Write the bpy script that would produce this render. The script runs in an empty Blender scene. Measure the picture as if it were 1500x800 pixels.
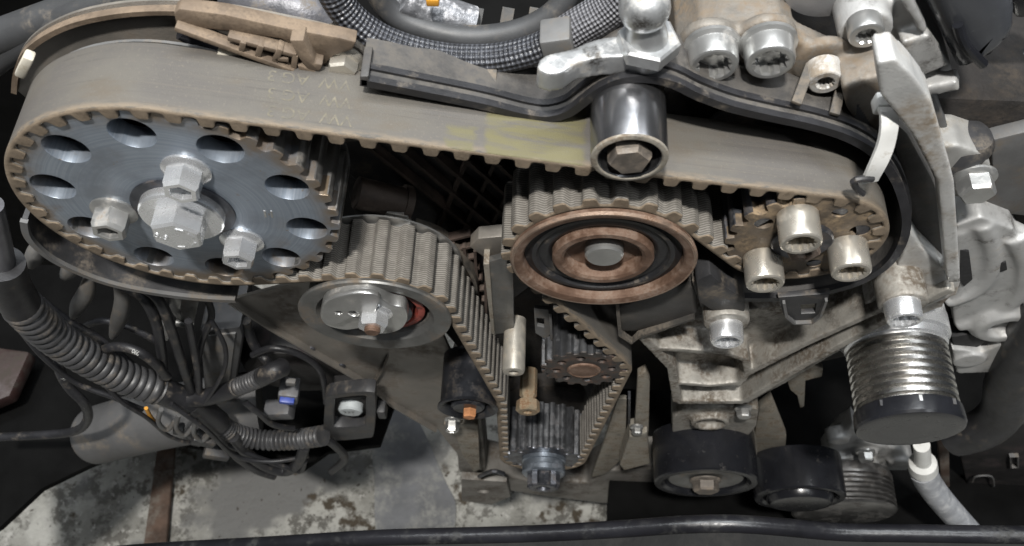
import bpy, bmesh, math, random
from mathutils import Vector, Matrix
random.seed(7)
S = 0.001                                    # everything below is written in millimetres
sc = bpy.context.scene
COL = sc.collection
PI = math.pi

# ------------------------------------------------------------------ camera
F, TH, ROLL, DIST = 1300.0, math.radians(61.5), math.radians(2.4), 336.0
_R0 = Vector((1, 0, 0)); _U0 = Vector((0, math.sin(TH), math.cos(TH)))
CV = Vector((0, math.cos(TH), -math.sin(TH)))
CR = math.cos(ROLL)*_R0 + math.sin(ROLL)*_U0
CU = -math.sin(ROLL)*_R0 + math.cos(ROLL)*_U0
CC = -DIST*CV
cam_d = bpy.data.cameras.new('camera'); cam = bpy.data.objects.new('camera', cam_d); COL.objects.link(cam)
cam_d.sensor_width = 36; cam_d.lens = 36*F/1500; cam_d.clip_start = 0.01; cam_d.clip_end = 50
m = Matrix((CR, CU, -CV)).transposed().to_4x4(); m.translation = CC*S
cam.matrix_world = m
sc.camera = cam
cam_d.dof.use_dof = True; cam_d.dof.focus_distance = 0.345; cam_d.dof.aperture_fstop = 24.0

# ------------------------------------------------------------------ world and lamps (workshop and added glint tubes, no daylight)
world = bpy.data.worlds.new('World'); sc.world = world; world.use_nodes = True
bg = world.node_tree.nodes['Background']; bg.inputs[0].default_value = (0.82, 0.9, 1.0, 1); bg.inputs[1].default_value = 0.042
def lamp(name, loc, target, sx, sy, power, col):
    l = bpy.data.lights.new(name, 'AREA'); l.shape = 'RECTANGLE'; l.size = sx*S; l.size_y = sy*S; l.energy = power; l.color = col
    o = bpy.data.objects.new(name, l); COL.objects.link(o); o.location = Vector(loc)*S
    o.rotation_euler = (Vector(target)-Vector(loc)).to_track_quat('-Z', 'Y').to_euler(); return o
lamp('tube_and_glint_lamp', (-120, 330, 1500), (0, 20, -50), 1000, 40, 15, (0.93, 0.97, 1.0))
for tx, ty, tz, tw in ((-620, 60, 1250, 7), (520, 240, 1400, 7), (430, -420, 1300, 7)):  # extra tubes added to put crisp glints on the metal
    lamp('tube_and_glint_lamp', (tx, ty, tz), (0, 20, -50), 26, 900, tw, (0.93, 0.97, 1.0))
lamp('inspection_lamp', (-110, -390, 1330), (0, 60, -300), 110, 50, 31, (1.0, 0.97, 0.92))
vs = sc.view_settings; vs.view_transform = 'Standard'; vs.look = 'None'; vs.gamma = 1; vs.use_curve_mapping = False; vs.exposure = 0.0

# ------------------------------------------------------------------ helpers: pixel of the 1500x800 photo -> point on a plane
def W(px, py, Y):
    d = CV + (px-750)/F*CR - (py-400)/F*CU
    return CC + d*((Y-CC.y)/d.y)
def WZ(px, py, Z):
    d = CV + (px-750)/F*CR - (py-400)/F*CU
    return CC + d*((Z-CC.z)/d.z)
def XZ(px, py, Y):
    p = W(px, py, Y); return (p.x, p.z)
def pp(l, Y): return [XZ(a, b, Y) for a, b in l]
def mmpp(px, py, Y): return (W(px, py, Y)-CC).dot(CV)/F      # millimetres per pixel there

# ------------------------------------------------------------------ materials
MATS = {}
def mat(name, col, rough=0.5, metal=0.0, var=0.25, vs=12.0, dirt=None, damt=0.45, ds=9.0, bump=0.12, bs=1.2, spec=0.5, col2=None, coat=0, grime=0.0, gs=14.0):
    m = bpy.data.materials.new(name); m.use_nodes = True; nt = m.node_tree; N = nt.nodes; L = nt.links
    b = N['Principled BSDF']
    tc = N.new('ShaderNodeTexCoord')
    def noise(scale_mm, det=5, rgh=0.6):
        n = N.new('ShaderNodeTexNoise'); n.inputs['Scale'].default_value = 1000.0/scale_mm
        n.inputs['Detail'].default_value = det; n.inputs['Roughness'].default_value = rgh
        L.new(tc.outputs['Object'], n.inputs['Vector']); return n
    def ramp(src, a, bb):
        r = N.new('ShaderNodeMapRange'); r.inputs['From Min'].default_value = a; r.inputs['From Max'].default_value = bb
        r.interpolation_type = 'SMOOTHSTEP'
        L.new(src, r.inputs['Value']); return r
    def mixc(f, a, c):
        x = N.new('ShaderNodeMix'); x.data_type = 'RGBA'
        L.new(f, x.inputs['Factor'])
        for s, v in ((x.inputs[6], a), (x.inputs[7], c)):
            if hasattr(v, 'is_linked'): L.new(v, s)
            else: s.default_value = (*v, 1)
        return x.outputs[2]
    n1 = noise(vs)
    lo = tuple(c*(1-var) for c in col); hi = tuple(min(1, c*(1+var)) for c in (col2 or col))
    c = mixc(ramp(n1.outputs['Fac'], 0.3, 0.7).outputs[0], lo, hi)
    rr = N.new('ShaderNodeMapRange'); rr.inputs['To Min'].default_value = max(0.03, rough*0.75); rr.inputs['To Max'].default_value = min(1, rough*1.3)
    n2 = noise(vs*0.35); L.new(n2.outputs['Fac'], rr.inputs['Value']); rout = rr.outputs[0]
    if dirt:
        n3 = noise(ds, 8, 0.65)
        f = ramp(n3.outputs['Fac'], 0.62-damt*0.45, 0.78-damt*0.3).outputs[0]
        n4 = noise(ds*0.12, 3); f4 = ramp(n4.outputs['Fac'], 0.25, 0.6).outputs[0]
        mm = N.new('ShaderNodeMath'); mm.operation = 'MULTIPLY'; L.new(f, mm.inputs[0]); L.new(f4, mm.inputs[1])
        c = mixc(mm.outputs[0], c, dirt)
        x = N.new('ShaderNodeMix'); L.new(mm.outputs[0], x.inputs[0]); L.new(rout, x.inputs[2]); x.inputs[3].default_value = 0.9; rout = x.outputs[0]
        x = N.new('ShaderNodeMix'); L.new(mm.outputs[0], x.inputs[0]); x.inputs[2].default_value = metal; x.inputs[3].default_value = 0.0
        L.new(x.outputs[0], b.inputs['Metallic'])
    else: b.inputs['Metallic'].default_value = metal
    if grime:
        n5 = noise(gs, 9, 0.7); f5 = ramp(n5.outputs['Fac'], 0.66-grime*0.3, 0.74).outputs[0]
        n6 = noise(gs*0.08, 3); f6 = ramp(n6.outputs['Fac'], 0.2, 0.55).outputs[0]
        mg = N.new('ShaderNodeMath'); mg.operation = 'MULTIPLY'; L.new(f5, mg.inputs[0]); L.new(f6, mg.inputs[1])
        c = mixc(mg.outputs[0], c, (0.05, 0.042, 0.034))
    L.new(c, b.inputs['Base Color']); L.new(rout, b.inputs['Roughness'])
    b.inputs['Specular IOR Level'].default_value = spec
    if coat: b.inputs['Coat Weight'].default_value = coat; b.inputs['Coat Roughness'].default_value = 0.12
    if bump:
        nb = noise(bs, 4, 0.6); bp = N.new('ShaderNodeBump'); bp.inputs['Strength'].default_value = bump; bp.inputs['Distance'].default_value = bs*S*0.35
        L.new(nb.outputs['Fac'], bp.inputs['Height']); L.new(bp.outputs[0], b.inputs['Normal'])
    MATS[name] = m; return m
TAN = (0.21, 0.15, 0.095); DUST = (0.13, 0.11, 0.088); GRIME = (0.035, 0.028, 0.022)
mat('plastic_black', (0.028, 0.028, 0.03), 0.5, 0, 0.3, 15, DUST, 0.30, 14, 0.25, 0.9)
mat('plastic_dusty', (0.05, 0.047, 0.043), 0.65, 0, 0.3, 15, DUST, 0.62, 16, 0.3, 0.9)
mat('plastic_grey', (0.10, 0.10, 0.10), 0.55, 0, 0.2, 20, DUST, 0.35, 14, 0.2, 0.9)
mat('rubber', (0.016, 0.016, 0.018), 0.45, 0, 0.3, 10, DUST, 0.18, 9, 0.3, 0.8)
mat('gloss_black', (0.011, 0.0115, 0.014), 0.24, 0, 0.2, 15, (0.06, 0.055, 0.05), 0.05, 5, 0.05, 2)
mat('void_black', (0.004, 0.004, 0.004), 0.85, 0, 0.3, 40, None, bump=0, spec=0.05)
mat('belt_back', (0.165, 0.156, 0.145), 0.75, 0, 0.08, 16, (0.21, 0.185, 0.15), 0.3, 14, 0.5, 0.5)
mat('belt_edge', (0.175, 0.137, 0.098), 0.85, 0, 0.25, 8, (0.1, 0.075, 0.05), 0.3, 5, 0.6, 0.7)
mat('yellow_paint', (0.165, 0.148, 0.07), 0.75, 0, 0.10, 14, (0.12, 0.114, 0.10), 0.55, 16, 0.4, 0.5)
mat('ink', (0.128, 0.115, 0.085), 0.8, 0, 0.2, 3, (0.088, 0.082, 0.073), 0.62, 2.2, 0.0)
mat('steel_blue', (0.28, 0.325, 0.385), 0.36, 0.55, 0.10, 26, (0.19, 0.15, 0.11), 0.27, 45, 0.12, 0.7)
mat('steel_teeth', (0.33, 0.325, 0.315), 0.34, 0.9, 0.2, 9, (0.14, 0.115, 0.09), 0.24, 10, 0.2, 0.8)
mat('steel_dark', (0.10, 0.105, 0.12), 0.36, 0.85, 0.3, 8, (0.07, 0.055, 0.045), 0.35, 6, 0.2, 0.8)
mat('steel_black', (0.03, 0.032, 0.038), 0.3, 0.6, 0.3, 10, GRIME, 0.35, 8, 0.15, 0.8)
mat('steel_polished', (0.6, 0.59, 0.57), 0.26, 1.0, 0.08, 14, None, bump=0.04)
mat('zinc', (0.82, 0.83, 0.845), 0.26, 0.8, 0.05, 14, None, bump=0.025, bs=3)
mat('zinc_tan', (0.58, 0.545, 0.48), 0.28, 0.75, 0.10, 14, (0.32, 0.26, 0.2), 0.15, 18, 0.04, 2)
mat('zinc_dull', (0.47, 0.47, 0.46), 0.3, 0.8, 0.12, 12, (0.2, 0.165, 0.13), 0.2, 16, 0.04, 2)
mat('aluminium', (0.55, 0.55, 0.54), 0.46, 0.4, 0.18, 14, (0.22, 0.18, 0.135), 0.48, 26, 0.4, 0.9, grime=0.5)
mat('aluminium_clean', (0.40, 0.40, 0.395), 0.5, 0.35, 0.1, 12, (0.34, 0.31, 0.27), 0.22, 12, 0.35, 0.8, grime=0.5)
mat('aluminium_tan', (0.19, 0.175, 0.155), 0.55, 0.4, 0.22, 14, (0.15, 0.112, 0.075), 0.5, 22, 0.5, 1.0, grime=0.5)
mat('aluminium_dirty', (0.34, 0.325, 0.295), 0.5, 0.45, 0.2, 12, (0.10, 0.08, 0.06), 0.5, 18, 0.5, 1.0, grime=0.5)
mat('rust', (0.145, 0.085, 0.057), 0.6, 0.3, 0.3, 9, (0.2, 0.145, 0.112), 0.45, 9, 0.5, 0.7)
mat('rust_dark', (0.09, 0.058, 0.042), 0.8, 0.1, 0.4, 14, (0.16, 0.14, 0.12), 0.42, 22, 0.6, 1.2)
mat('copper_rust', (0.42, 0.19, 0.085), 0.6, 0.3, 0.2, 3, None, bump=0.3)
mat('brown_plastic', (0.115, 0.085, 0.06), 0.7, 0, 0.25, 12, (0.18, 0.135, 0.095), 0.5, 10, 0.35, 0.9)
mat('brown_sheet', (0.20, 0.185, 0.165), 0.46, 0.35, 0.2, 30, (0.15, 0.125, 0.10), 0.42, 30, 0.3, 1.0)
mat('cast_iron', (0.014, 0.012, 0.011), 0.8, 0.1, 0.4, 18, (0.035, 0.027, 0.02), 0.4, 20, 0.6, 1.5)
mat('white_plastic', (0.68, 0.68, 0.66), 0.45, 0, 0.06, 9, (0.45, 0.42, 0.37), 0.2, 5, 0.05, 1)
mat('cream_plastic', (0.5, 0.47, 0.4), 0.5, 0, 0.08, 9, (0.33, 0.28, 0.2), 0.3, 5, 0.05, 1)
mat('red_plastic', (0.28, 0.05, 0.035), 0.45, 0, 0.2, 6, GRIME, 0.3, 5, 0.1, 1)
mat('blue_plastic', (0.03, 0.06, 0.3), 0.4, 0, 0.1, 6, GRIME, 0.2, 4, 0.05, 1)
mat('orange_plastic', (0.6, 0.28, 0.03), 0.45, 0, 0.1, 6, GRIME, 0.15, 4, 0.05, 1)
mat('pale_metal', (0.30, 0.28, 0.24), 0.62, 0.3, 0.2, 9, (0.15, 0.115, 0.08), 0.5, 9, 0.5, 0.9, grime=0.5)
mat('hole_dark', (0.012, 0.012, 0.013), 0.7, 0, 0.2, 6, None, bump=0)  # near-black stands in for the shade inside openings
mat('red_paint', (0.022, 0.009, 0.008), 0.55, 0, 0.3, 25, GRIME, 0.5, 30, 0.3, 1.5)
mat('hose_grey', (0.30, 0.31, 0.33), 0.55, 0, 0.2, 12, (0.5, 0.5, 0.5), 0.3, 6, 0.4, 0.8)

def concrete():
    m = bpy.data.materials.new('concrete'); m.use_nodes = True; nt = m.node_tree; N = nt.nodes; L = nt.links; b = N['Principled BSDF']
    tc = N.new('ShaderNodeTexCoord')
    def noise(s, d=6, r=0.62):
        n = N.new('ShaderNodeTexNoise'); n.inputs['Scale'].default_value = 1000/s; n.inputs['Detail'].default_value = d; n.inputs['Roughness'].default_value = r
        L.new(tc.outputs['Object'], n.inputs['Vector']); return n.outputs['Fac']
    def mr(v, a, c):
        r = N.new('ShaderNodeMapRange'); r.interpolation_type = 'SMOOTHSTEP'; r.inputs[1].default_value = a; r.inputs[2].default_value = c; L.new(v, r.inputs[0]); return r.outputs[0]
    def mix(f, a, c):
        x = N.new('ShaderNodeMix'); x.data_type = 'RGBA'; L.new(f, x.inputs[0])
        for s, v in ((x.inputs[6], a), (x.inputs[7], c)):
            if hasattr(v, 'is_linked'): L.new(v, s)
            else: s.default_value = (*v, 1)
        return x.outputs[2]
    c = mix(mr(noise(60), 0.35, 0.65), (0.27, 0.265, 0.24), (0.50, 0.495, 0.46))
    c = mix(mr(noise(24, 9, 0.75), 0.49, 0.58), c, (0.15, 0.145, 0.13))
    c = mix(mr(noise(9, 6, 0.7), 0.56, 0.64), c, (0.5, 0.49, 0.46))
    c = mix(mr(noise(170, 5), 0.52, 0.6), c, (0.2, 0.2, 0.195))
    c = mix(mr(noise(46, 6, 0.6), 0.6, 0.66), c, (0.075, 0.06, 0.042))
    c = mix(mr(noise(7, 2), 0.68, 0.72), c, (0.08, 0.07, 0.06))
    L.new(c, b.inputs['Base Color']); b.inputs['Roughness'].default_value = 0.8
    bp = N.new('ShaderNodeBump'); bp.inputs['Strength'].default_value = 0.9; bp.inputs['Distance'].default_value = 0.006
    L.new(noise(14, 8, 0.7), bp.inputs['Height']); L.new(bp.outputs[0], b.inputs['Normal'])
    MATS['concrete'] = m
concrete()

def uv_weave(name, c_lo, c_hi, fu, fv, rough, strength, dist, metal=0.0, herring=False):
    """woven fabric / braid on UVs given in millimetres"""
    m = bpy.data.materials.new(name); m.use_nodes = True; nt = m.node_tree; N = nt.nodes; L = nt.links; b = N['Principled BSDF']
    uv = N.new('ShaderNodeUVMap'); sp = N.new('ShaderNodeSeparateXYZ'); L.new(uv.outputs[0], sp.inputs[0])
    def M(op, a, c=None):
        x = N.new('ShaderNodeMath'); x.operation = op
        for i, v in enumerate((a, c)):
            if v is None: continue
            if hasattr(v, 'is_linked'): L.new(v, x.inputs[i])
            else: x.inputs[i].default_value = v
        return x.outputs[0]
    u = M('MULTIPLY', sp.outputs[0], fu); v = M('MULTIPLY', sp.outputs[1], fv)
    if herring:
        z = M('ABSOLUTE', M('SUBTRACT', M('FRACT', u), 0.5))
        h = M('SINE', M('MULTIPLY', M('ADD', v, M('MULTIPLY', z, 1.5)), 2*PI))
    else:
        h = M('MULTIPLY', M('SINE', M('MULTIPLY', M('ADD', u, v), 2*PI)), M('SINE', M('MULTIPLY', M('SUBTRACT', u, v), 2*PI)))
    n0 = N.new('ShaderNodeTexNoise'); n0.inputs['Scale'].default_value = 420; n0.inputs['Detail'].default_value = 4; t0 = N.new('ShaderNodeTexCoord'); L.new(t0.outputs['Object'], n0.inputs[0])
    h = M('ADD', M('MULTIPLY', h, 0.5), 0.5)
    h = M('MULTIPLY', h, M('MULTIPLY', n0.outputs['Fac'], 1.9))
    nz = N.new('ShaderNodeTexNoise'); nz.inputs['Scale'].default_value = 160; nz.inputs['Detail'].default_value = 5
    tc = N.new('ShaderNodeTexCoord'); L.new(tc.outputs['Object'], nz.inputs[0])
    x = N.new('ShaderNodeMix'); x.data_type = 'RGBA'; x.inputs[6].default_value = (*c_lo, 1); x.inputs[7].default_value = (*c_hi, 1)
    L.new(M('MULTIPLY', h, M('MULTIPLY', nz.outputs['Fac'], 1.7)), x.inputs[0]); L.new(x.outputs[2], b.inputs['Base Color'])
    b.inputs['Roughness'].default_value = rough; b.inputs['Metallic'].default_value = metal
    bp = N.new('ShaderNodeBump'); bp.inputs['Strength'].default_value = strength; bp.inputs['Distance'].default_value = dist*S
    L.new(h, bp.inputs['Height']); L.new(bp.outputs[0], b.inputs['Normal']); MATS[name] = m
def belt_back(pa, pb, qa, qb):
    m = bpy.data.materials.new('belt_back'); m.use_nodes = True; nt = m.node_tree; N = nt.nodes; L = nt.links; b = N['Principled BSDF']
    uv = N.new('ShaderNodeUVMap')
    def nz(su, sv, det, lo, hi):
        mp = N.new('ShaderNodeMapping'); mp.inputs['Scale'].default_value = (su, sv, 1); L.new(uv.outputs[0], mp.inputs[0])
        n = N.new('ShaderNodeTexNoise'); n.noise_dimensions = '2D'; n.inputs['Scale'].default_value = 1; n.inputs['Detail'].default_value = det; n.inputs['Roughness'].default_value = 0.65; L.new(mp.outputs[0], n.inputs[0])
        r = N.new('ShaderNodeMapRange'); r.interpolation_type = 'SMOOTHSTEP'; r.inputs[1].default_value = lo; r.inputs[2].default_value = hi; L.new(n.outputs['Fac'], r.inputs[0]); return r.outputs[0]
    def mix(f, a, c):
        x = N.new('ShaderNodeMix'); x.data_type = 'RGBA'; L.new(f, x.inputs[0])
        for s_, v in ((x.inputs[6], a), (x.inputs[7], c)):
            if hasattr(v, 'is_linked'): L.new(v, s_)
            else: s_.default_value = (*v, 1)
        return x.outputs[2]
    c = mix(nz(0.03, 0.05, 4, 0.35, 0.65), (0.079, 0.073, 0.067), (0.092, 0.085, 0.074))
    c = mix(nz(0.012, 1.3, 5, 0.5, 0.8), c, (0.095, 0.085, 0.074))
    c = mix(nz(0.02, 0.8, 5, 0.56, 0.8), c, (0.065, 0.060, 0.054))
    c = mix(nz(0.03, 0.07, 7, 0.52, 0.8), c, (0.088, 0.074, 0.057))
    c = mix(nz(0.9, 0.9, 3, 0.6, 0.75), c, (0.109, 0.098, 0.083))
    sp = N.new('ShaderNodeSeparateXYZ'); L.new(uv.outputs[0], sp.inputs[0])
    r = N.new('ShaderNodeMapRange'); r.inputs[1].default_value = 2.6; r.inputs[2].default_value = 0.2; L.new(sp.outputs[1], r.inputs[0])
    mm = N.new('ShaderNodeMath'); mm.operation = 'MULTIPLY'; L.new(r.outputs[0], mm.inputs[0]); L.new(nz(0.15, 0.6, 5, 0.3, 0.6), mm.inputs[1])
    c = mix(mm.outputs[0], c, (0.169, 0.133, 0.094))
    wob = nz(0.25, 0.25, 4, 0.2, 0.8)
    def edge(v, lo, hi):
        ad = N.new('ShaderNodeMath'); ad.operation = 'MULTIPLY_ADD'; L.new(wob, ad.inputs[0]); ad.inputs[1].default_value = 1.6; L.new(v, ad.inputs[2])
        r_ = N.new('ShaderNodeMapRange'); r_.interpolation_type = 'SMOOTHSTEP'; r_.inputs[1].default_value = lo; r_.inputs[2].default_value = hi; L.new(ad.outputs[0], r_.inputs[0]); return r_.outputs[0]
    def mul(*v):
        o_ = v[0]
        for k in v[1:]:
            x = N.new('ShaderNodeMath'); x.operation = 'MULTIPLY'; L.new(o_, x.inputs[0]); L.new(k, x.inputs[1]); o_ = x.outputs[0]
        return o_
    wear = nz(0.05, 0.35, 6, 0.25, 0.62)
    c = mix(mul(edge(sp.outputs[0], pa, pa+2.5), edge(sp.outputs[0], pb+2.5, pb), wear), c, (0.112, 0.101, 0.05))
    c = mix(mul(edge(sp.outputs[0], qa, qa+2), edge(sp.outputs[0], qb+2, qb), edge(sp.outputs[1], 10.5, 8.5), wear), c, (0.108, 0.098, 0.052))
    L.new(c, b.inputs['Base Color']); b.inputs['Roughness'].default_value = 0.72
    bp = N.new('ShaderNodeBump'); bp.inputs['Strength'].default_value = 0.35; bp.inputs['Distance'].default_value = 0.0003; L.new(nz(1.6, 3.0, 4, 0.2, 0.8), bp.inputs['Height']); L.new(bp.outputs[0], b.inputs['Normal'])
    MATS['belt_back'] = m
uv_weave('belt_fabric', (0.085, 0.078, 0.068), (0.225, 0.21, 0.19), 0.55, 1/0.95, 0.8, 0.5, 0.25, herring=True)
uv_weave('braid', (0.012, 0.0125, 0.015), (0.10, 0.105, 0.12), 1/3.4, 1/3.85, 0.33, 1.0, 0.8)
uv_weave('braid_grey', (0.04, 0.04, 0.045), (0.2, 0.2, 0.215), 1/2.6, 1/2.9, 0.45, 1.0, 0.8)

# ------------------------------------------------------------------ mesh helpers
def frame(axis):
    a = Vector(axis).normalized()
    t = Vector((0, 0, 1)) if abs(a.z) < 0.9 else Vector((1, 0, 0))
    u = t.cross(a).normalized(); v = a.cross(u); return u, v, a
def finish(me, ang=35):
    for p in me.polygons: p.use_smooth = True
    me.set_sharp_from_angle(angle=math.radians(ang))
class MB:
    def __init__(s): s.bm = bmesh.new(); s.uv = None; s.mi = 0
    def face(s, vs, mi=None):
        try:
            f = s.bm.faces.new(vs); f.material_index = s.mi if mi is None else mi; return f
        except ValueError: return None
    def lathe(s, prof, org, axis=(0, -1, 0), n=48, rot=0.0, close=True, alt=None):
        """prof: (distance along axis, radius[, ripple]) ; ripple alternates the radius from one segment to the next"""
        u, v, a = frame(axis); org = Vector(org); rings = []
        for q in prof:
            t, r = q[0], q[1]; rip = q[2] if len(q) > 2 else 0
            if r <= 1e-6: rings.append([s.bm.verts.new((org+a*t)*S)]); continue
            ring = []
            for i in range(n):
                an = rot+2*PI*i/n; rr = r+(rip if i % 2 else -rip)
                ring.append(s.bm.verts.new((org+a*t+(u*math.cos(an)+v*math.sin(an))*rr)*S))
            rings.append(ring)
        for A, B in zip(rings, rings[1:]):
            for i in range(n):
                j = (i+1) % n
                if len(A) == 1 and len(B) == 1: continue
                if len(A) == 1: s.face([A[0], B[j], B[i]])
                elif len(B) == 1: s.face([A[i], A[j], B[0]])
                else: s.face([A[i], A[j], B[j], B[i]])
        return s
    def box(s, c, size, rot=None, bev=0.0):
        M = Matrix.Translation(Vector(c)*S) @ (rot.to_4x4() if rot is not None else Matrix()) @ Matrix.Diagonal((size[0]*S, size[1]*S, size[2]*S, 1))
        r = bmesh.ops.create_cube(s.bm, size=1, matrix=M)
        for f in set(f for v in r['verts'] for f in v.link_faces): f.material_index = s.mi
        if bev:
            es = list(set(e for v in r['verts'] for e in v.link_edges))
            bmesh.ops.bevel(s.bm, geom=es, offset=bev*S, segments=2, profile=0.5, affect='EDGES')
        return s
    def bar(s, p, q, w, h, up=(0, -1, 0), bev=0.0):
        p, q = Vector(p), Vector(q); d = q-p; L = d.length; x = d.normalized(); y = Vector(up).cross(x).normalized(); z = x.cross(y)
        return s.box((p+q)/2, (L, w, h), Matrix((x, y, z)).transposed(), bev)
    def tube(s, pts, r, n=14, step=2.0, rf=None, cap=True, smooth=True):
        P = [Vector(p) for p in pts]
        if smooth and len(P) > 2: P = spline(P, step)
        d = 0.0; prev = None; rings = []; uvs = []; u = None
        for i, p in enumerate(P):
            t = (P[min(i+1, len(P)-1)]-P[max(i-1, 0)]).normalized()
            if u is None: u = frame(t)[0]
            u = (u-t*u.dot(t)).normalized(); v = t.cross(u)
            if prev is not None: d += (p-prev).length
            prev = p; rr = rf(d) if rf else r
            rings.append([s.bm.verts.new((p+(u*math.cos(2*PI*k/n)+v*math.sin(2*PI*k/n))*rr)*S) for k in range(n)]); uvs.append(d)
        ul = s.bm.loops.layers.uv.verify()
        for i in range(len(rings)-1):
            A, B = rings[i], rings[i+1]
            for k in range(n):
                j = (k+1) % n; f = s.face([A[k], A[j], B[j], B[k]])
                if f:
                    c = 2*PI*r/n
                    for lp, (uu, vv) in zip(f.loops, ((uvs[i], k*c), (uvs[i], (k+1)*c), (uvs[i+1], (k+1)*c), (uvs[i+1], k*c))): lp[ul].uv = (uu, vv)
        if cap: s.face(rings[0][::-1]); s.face(rings[-1])
        return s
    def prism(s, outline, y0, y1, bev=0.0):
        """outline (x, z) pushed from y0 back to y1; y0 and y1 may be lists, one per point"""
        n = len(outline); f0 = y0 if isinstance(y0, (list, tuple)) else [y0]*n; f1 = y1 if isinstance(y1, (list, tuple)) else [y1]*n
        A = [s.bm.verts.new(Vector((x, f0[i], z))*S) for i, (x, z) in enumerate(outline)]
        B = [s.bm.verts.new(Vector((x, f1[i], z))*S) for i, (x, z) in enumerate(outline)]
        fs = [s.face(A), s.face(B[::-1])]
        for i in range(n): fs.append(s.face([A[i], B[i], B[(i+1) % n], A[(i+1) % n]]))
        fs = [f for f in fs if f]
        bmesh.ops.recalc_face_normals(s.bm, faces=fs)
        if bev: bmesh.ops.bevel(s.bm, geom=list(set(e for f in fs for e in f.edges)), offset=bev*S, segments=2, profile=0.5, affect='EDGES')
        return s
    def ribbon(s, path, th, y0, y1, closed=False, off=0.0):
        """a wall that follows path (x, z): thickness th to the left of travel, from y0 (front) to y1 (back); y0 may be a list"""
        n = len(path); P = [Vector((a, b)) for a, b in path]; V = []
        for i in range(n):
            a = P[i-1] if (i or closed) else P[i]; b = P[(i+1) % n] if (i < n-1 or closed) else P[i]
            t = (b-a).normalized(); l = Vector((-t.y, t.x)); q0 = P[i]+l*off; q1 = P[i]+l*(off+th)
            f = y0[i] if isinstance(y0, (list, tuple)) else y0; k = y1[i] if isinstance(y1, (list, tuple)) else y1
            V.append([s.bm.verts.new(Vector(c)*S) for c in ((q0.x, f, q0.y), (q1.x, f, q1.y), (q1.x, k, q1.y), (q0.x, k, q0.y))])
        for i in range(n if closed else n-1):
            A, B = V[i], V[(i+1) % n]
            for k in range(4): s.face([A[k], A[(k+1) % 4], B[(k+1) % 4], B[k]])
        if not closed: s.face(V[0][::-1]); s.face(V[-1])
        return s
    def build(s, name, mats, parent=None, ang=35, mods=None):
        bmesh.ops.recalc_face_normals(s.bm, faces=s.bm.faces[:])
        me = bpy.data.meshes.new(name); s.bm.to_mesh(me); s.bm.free()
        finish(me, ang)
        return link(name, me, mats, parent)
def link(name, me, mats, parent=None):
    o = bpy.data.objects.new(name, me); COL.objects.link(o)
    if not me.materials:
        for k in ([mats] if isinstance(mats, str) else mats): me.materials.append(MATS[k])
    if parent is not None:
        o.parent = parent; b = base_of(parent)
        o.location = -b
    return o
def base_of(o):
    v = Vector(o.location); p = o.parent
    while p is not None: v = v+Vector(p.location); p = p.parent
    return v
def spline(P, step=2.0, closed=False):
    out = []; n = len(P)
    rng = range(n if closed else n-1)
    for i in rng:
        g = (lambda k: P[k % n]) if closed else (lambda k: P[max(0, min(n-1, k))])
        a, b, c, d = g(i-1), g(i), g(i+1), g(i+2)
        k = max(2, int((c-b).length/step))
        for j in range(k):
            t = j/k
            out.append(0.5*((2*b)+(c-a)*t+(2*a-5*b+4*c-d)*t*t+(3*b-a-3*c+d)*t**3))
    if not closed: out.append(P[-1])
    return out
def spl2(l, step=2.0, closed=False):
    return [(v.x, v.z) for v in spline([Vector((a, 0, b)) for a, b in l], step, closed)]
def thing(name, label, cat, loc, group=None):
    o = bpy.data.objects.new(name, None); COL.objects.link(o); o.location = Vector(loc)*S; o.empty_display_size = 0.01
    o['label'] = label; o['category'] = cat
    if group: o['group'] = group
    return o
def tag(o, label, cat, group=None):
    o['label'] = label; o['category'] = cat
    if group: o['group'] = group
    return o
def plate(name, outer, holes, y0, y1, mats, parent, bev=0.4, ang=35):
    """flat plate with holes: filled 2-D curve, extruded and bevelled, facing -Y"""
    cu = bpy.data.curves.new('plate', 'CURVE'); cu.dimensions = '2D'; cu.fill_mode = 'BOTH'
    for pts in [outer]+list(holes):
        sp = cu.splines.new('POLY'); sp.points.add(len(pts)-1); sp.use_cyclic_u = True
        for q, (x, z) in zip(sp.points, pts): q.co = (x*S, z*S, 0, 1)
    cu.extrude = max(1e-5, ((y1-y0)/2-bev)*S); cu.bevel_depth = bev*S; cu.bevel_resolution = 1; cu.offset = -bev*S
    o = bpy.data.objects.new('tmp', cu); COL.objects.link(o)
    dg = bpy.context.evaluated_depsgraph_get(); me = bpy.data.meshes.new_from_object(o.evaluated_get(dg)); bpy.data.objects.remove(o); bpy.data.curves.remove(cu)
    me.transform(Matrix.Translation((0, (y0+y1)/2*S, 0)) @ Matrix(((1, 0, 0, 0), (0, 0, -1, 0), (0, 1, 0, 0), (0, 0, 0, 1))))
    me.materials.clear(); me.name = name
    finish(me, ang); return link(name, me, mats, parent)
def ring_pts(cx, cz, r, n=40, rot=0): return [(cx+r*math.cos(rot+2*PI*i/n), cz+r*math.sin(rot+2*PI*i/n)) for i in range(n)]
def cast(mb, name, mats, parent, voxel=1.0, it=6, fac=0.5):
    """cast metal: overlapping solids fused and their corners filleted"""
    o = mb.build(name, mats, parent)
    r = o.modifiers.new('fuse', 'REMESH'); r.mode = 'VOXEL'; r.voxel_size = voxel*S; r.use_smooth_shade = True
    sm = o.modifiers.new('fillet', 'SMOOTH'); sm.factor = fac; sm.iterations = it
    dg = bpy.context.evaluated_depsgraph_get(); me = bpy.data.meshes.new_from_object(o.evaluated_get(dg))
    old = o.data; o.modifiers.clear(); me.name = name; o.data = me; bpy.data.meshes.remove(old)
    for p in me.polygons: p.use_smooth = True
    return o
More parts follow.
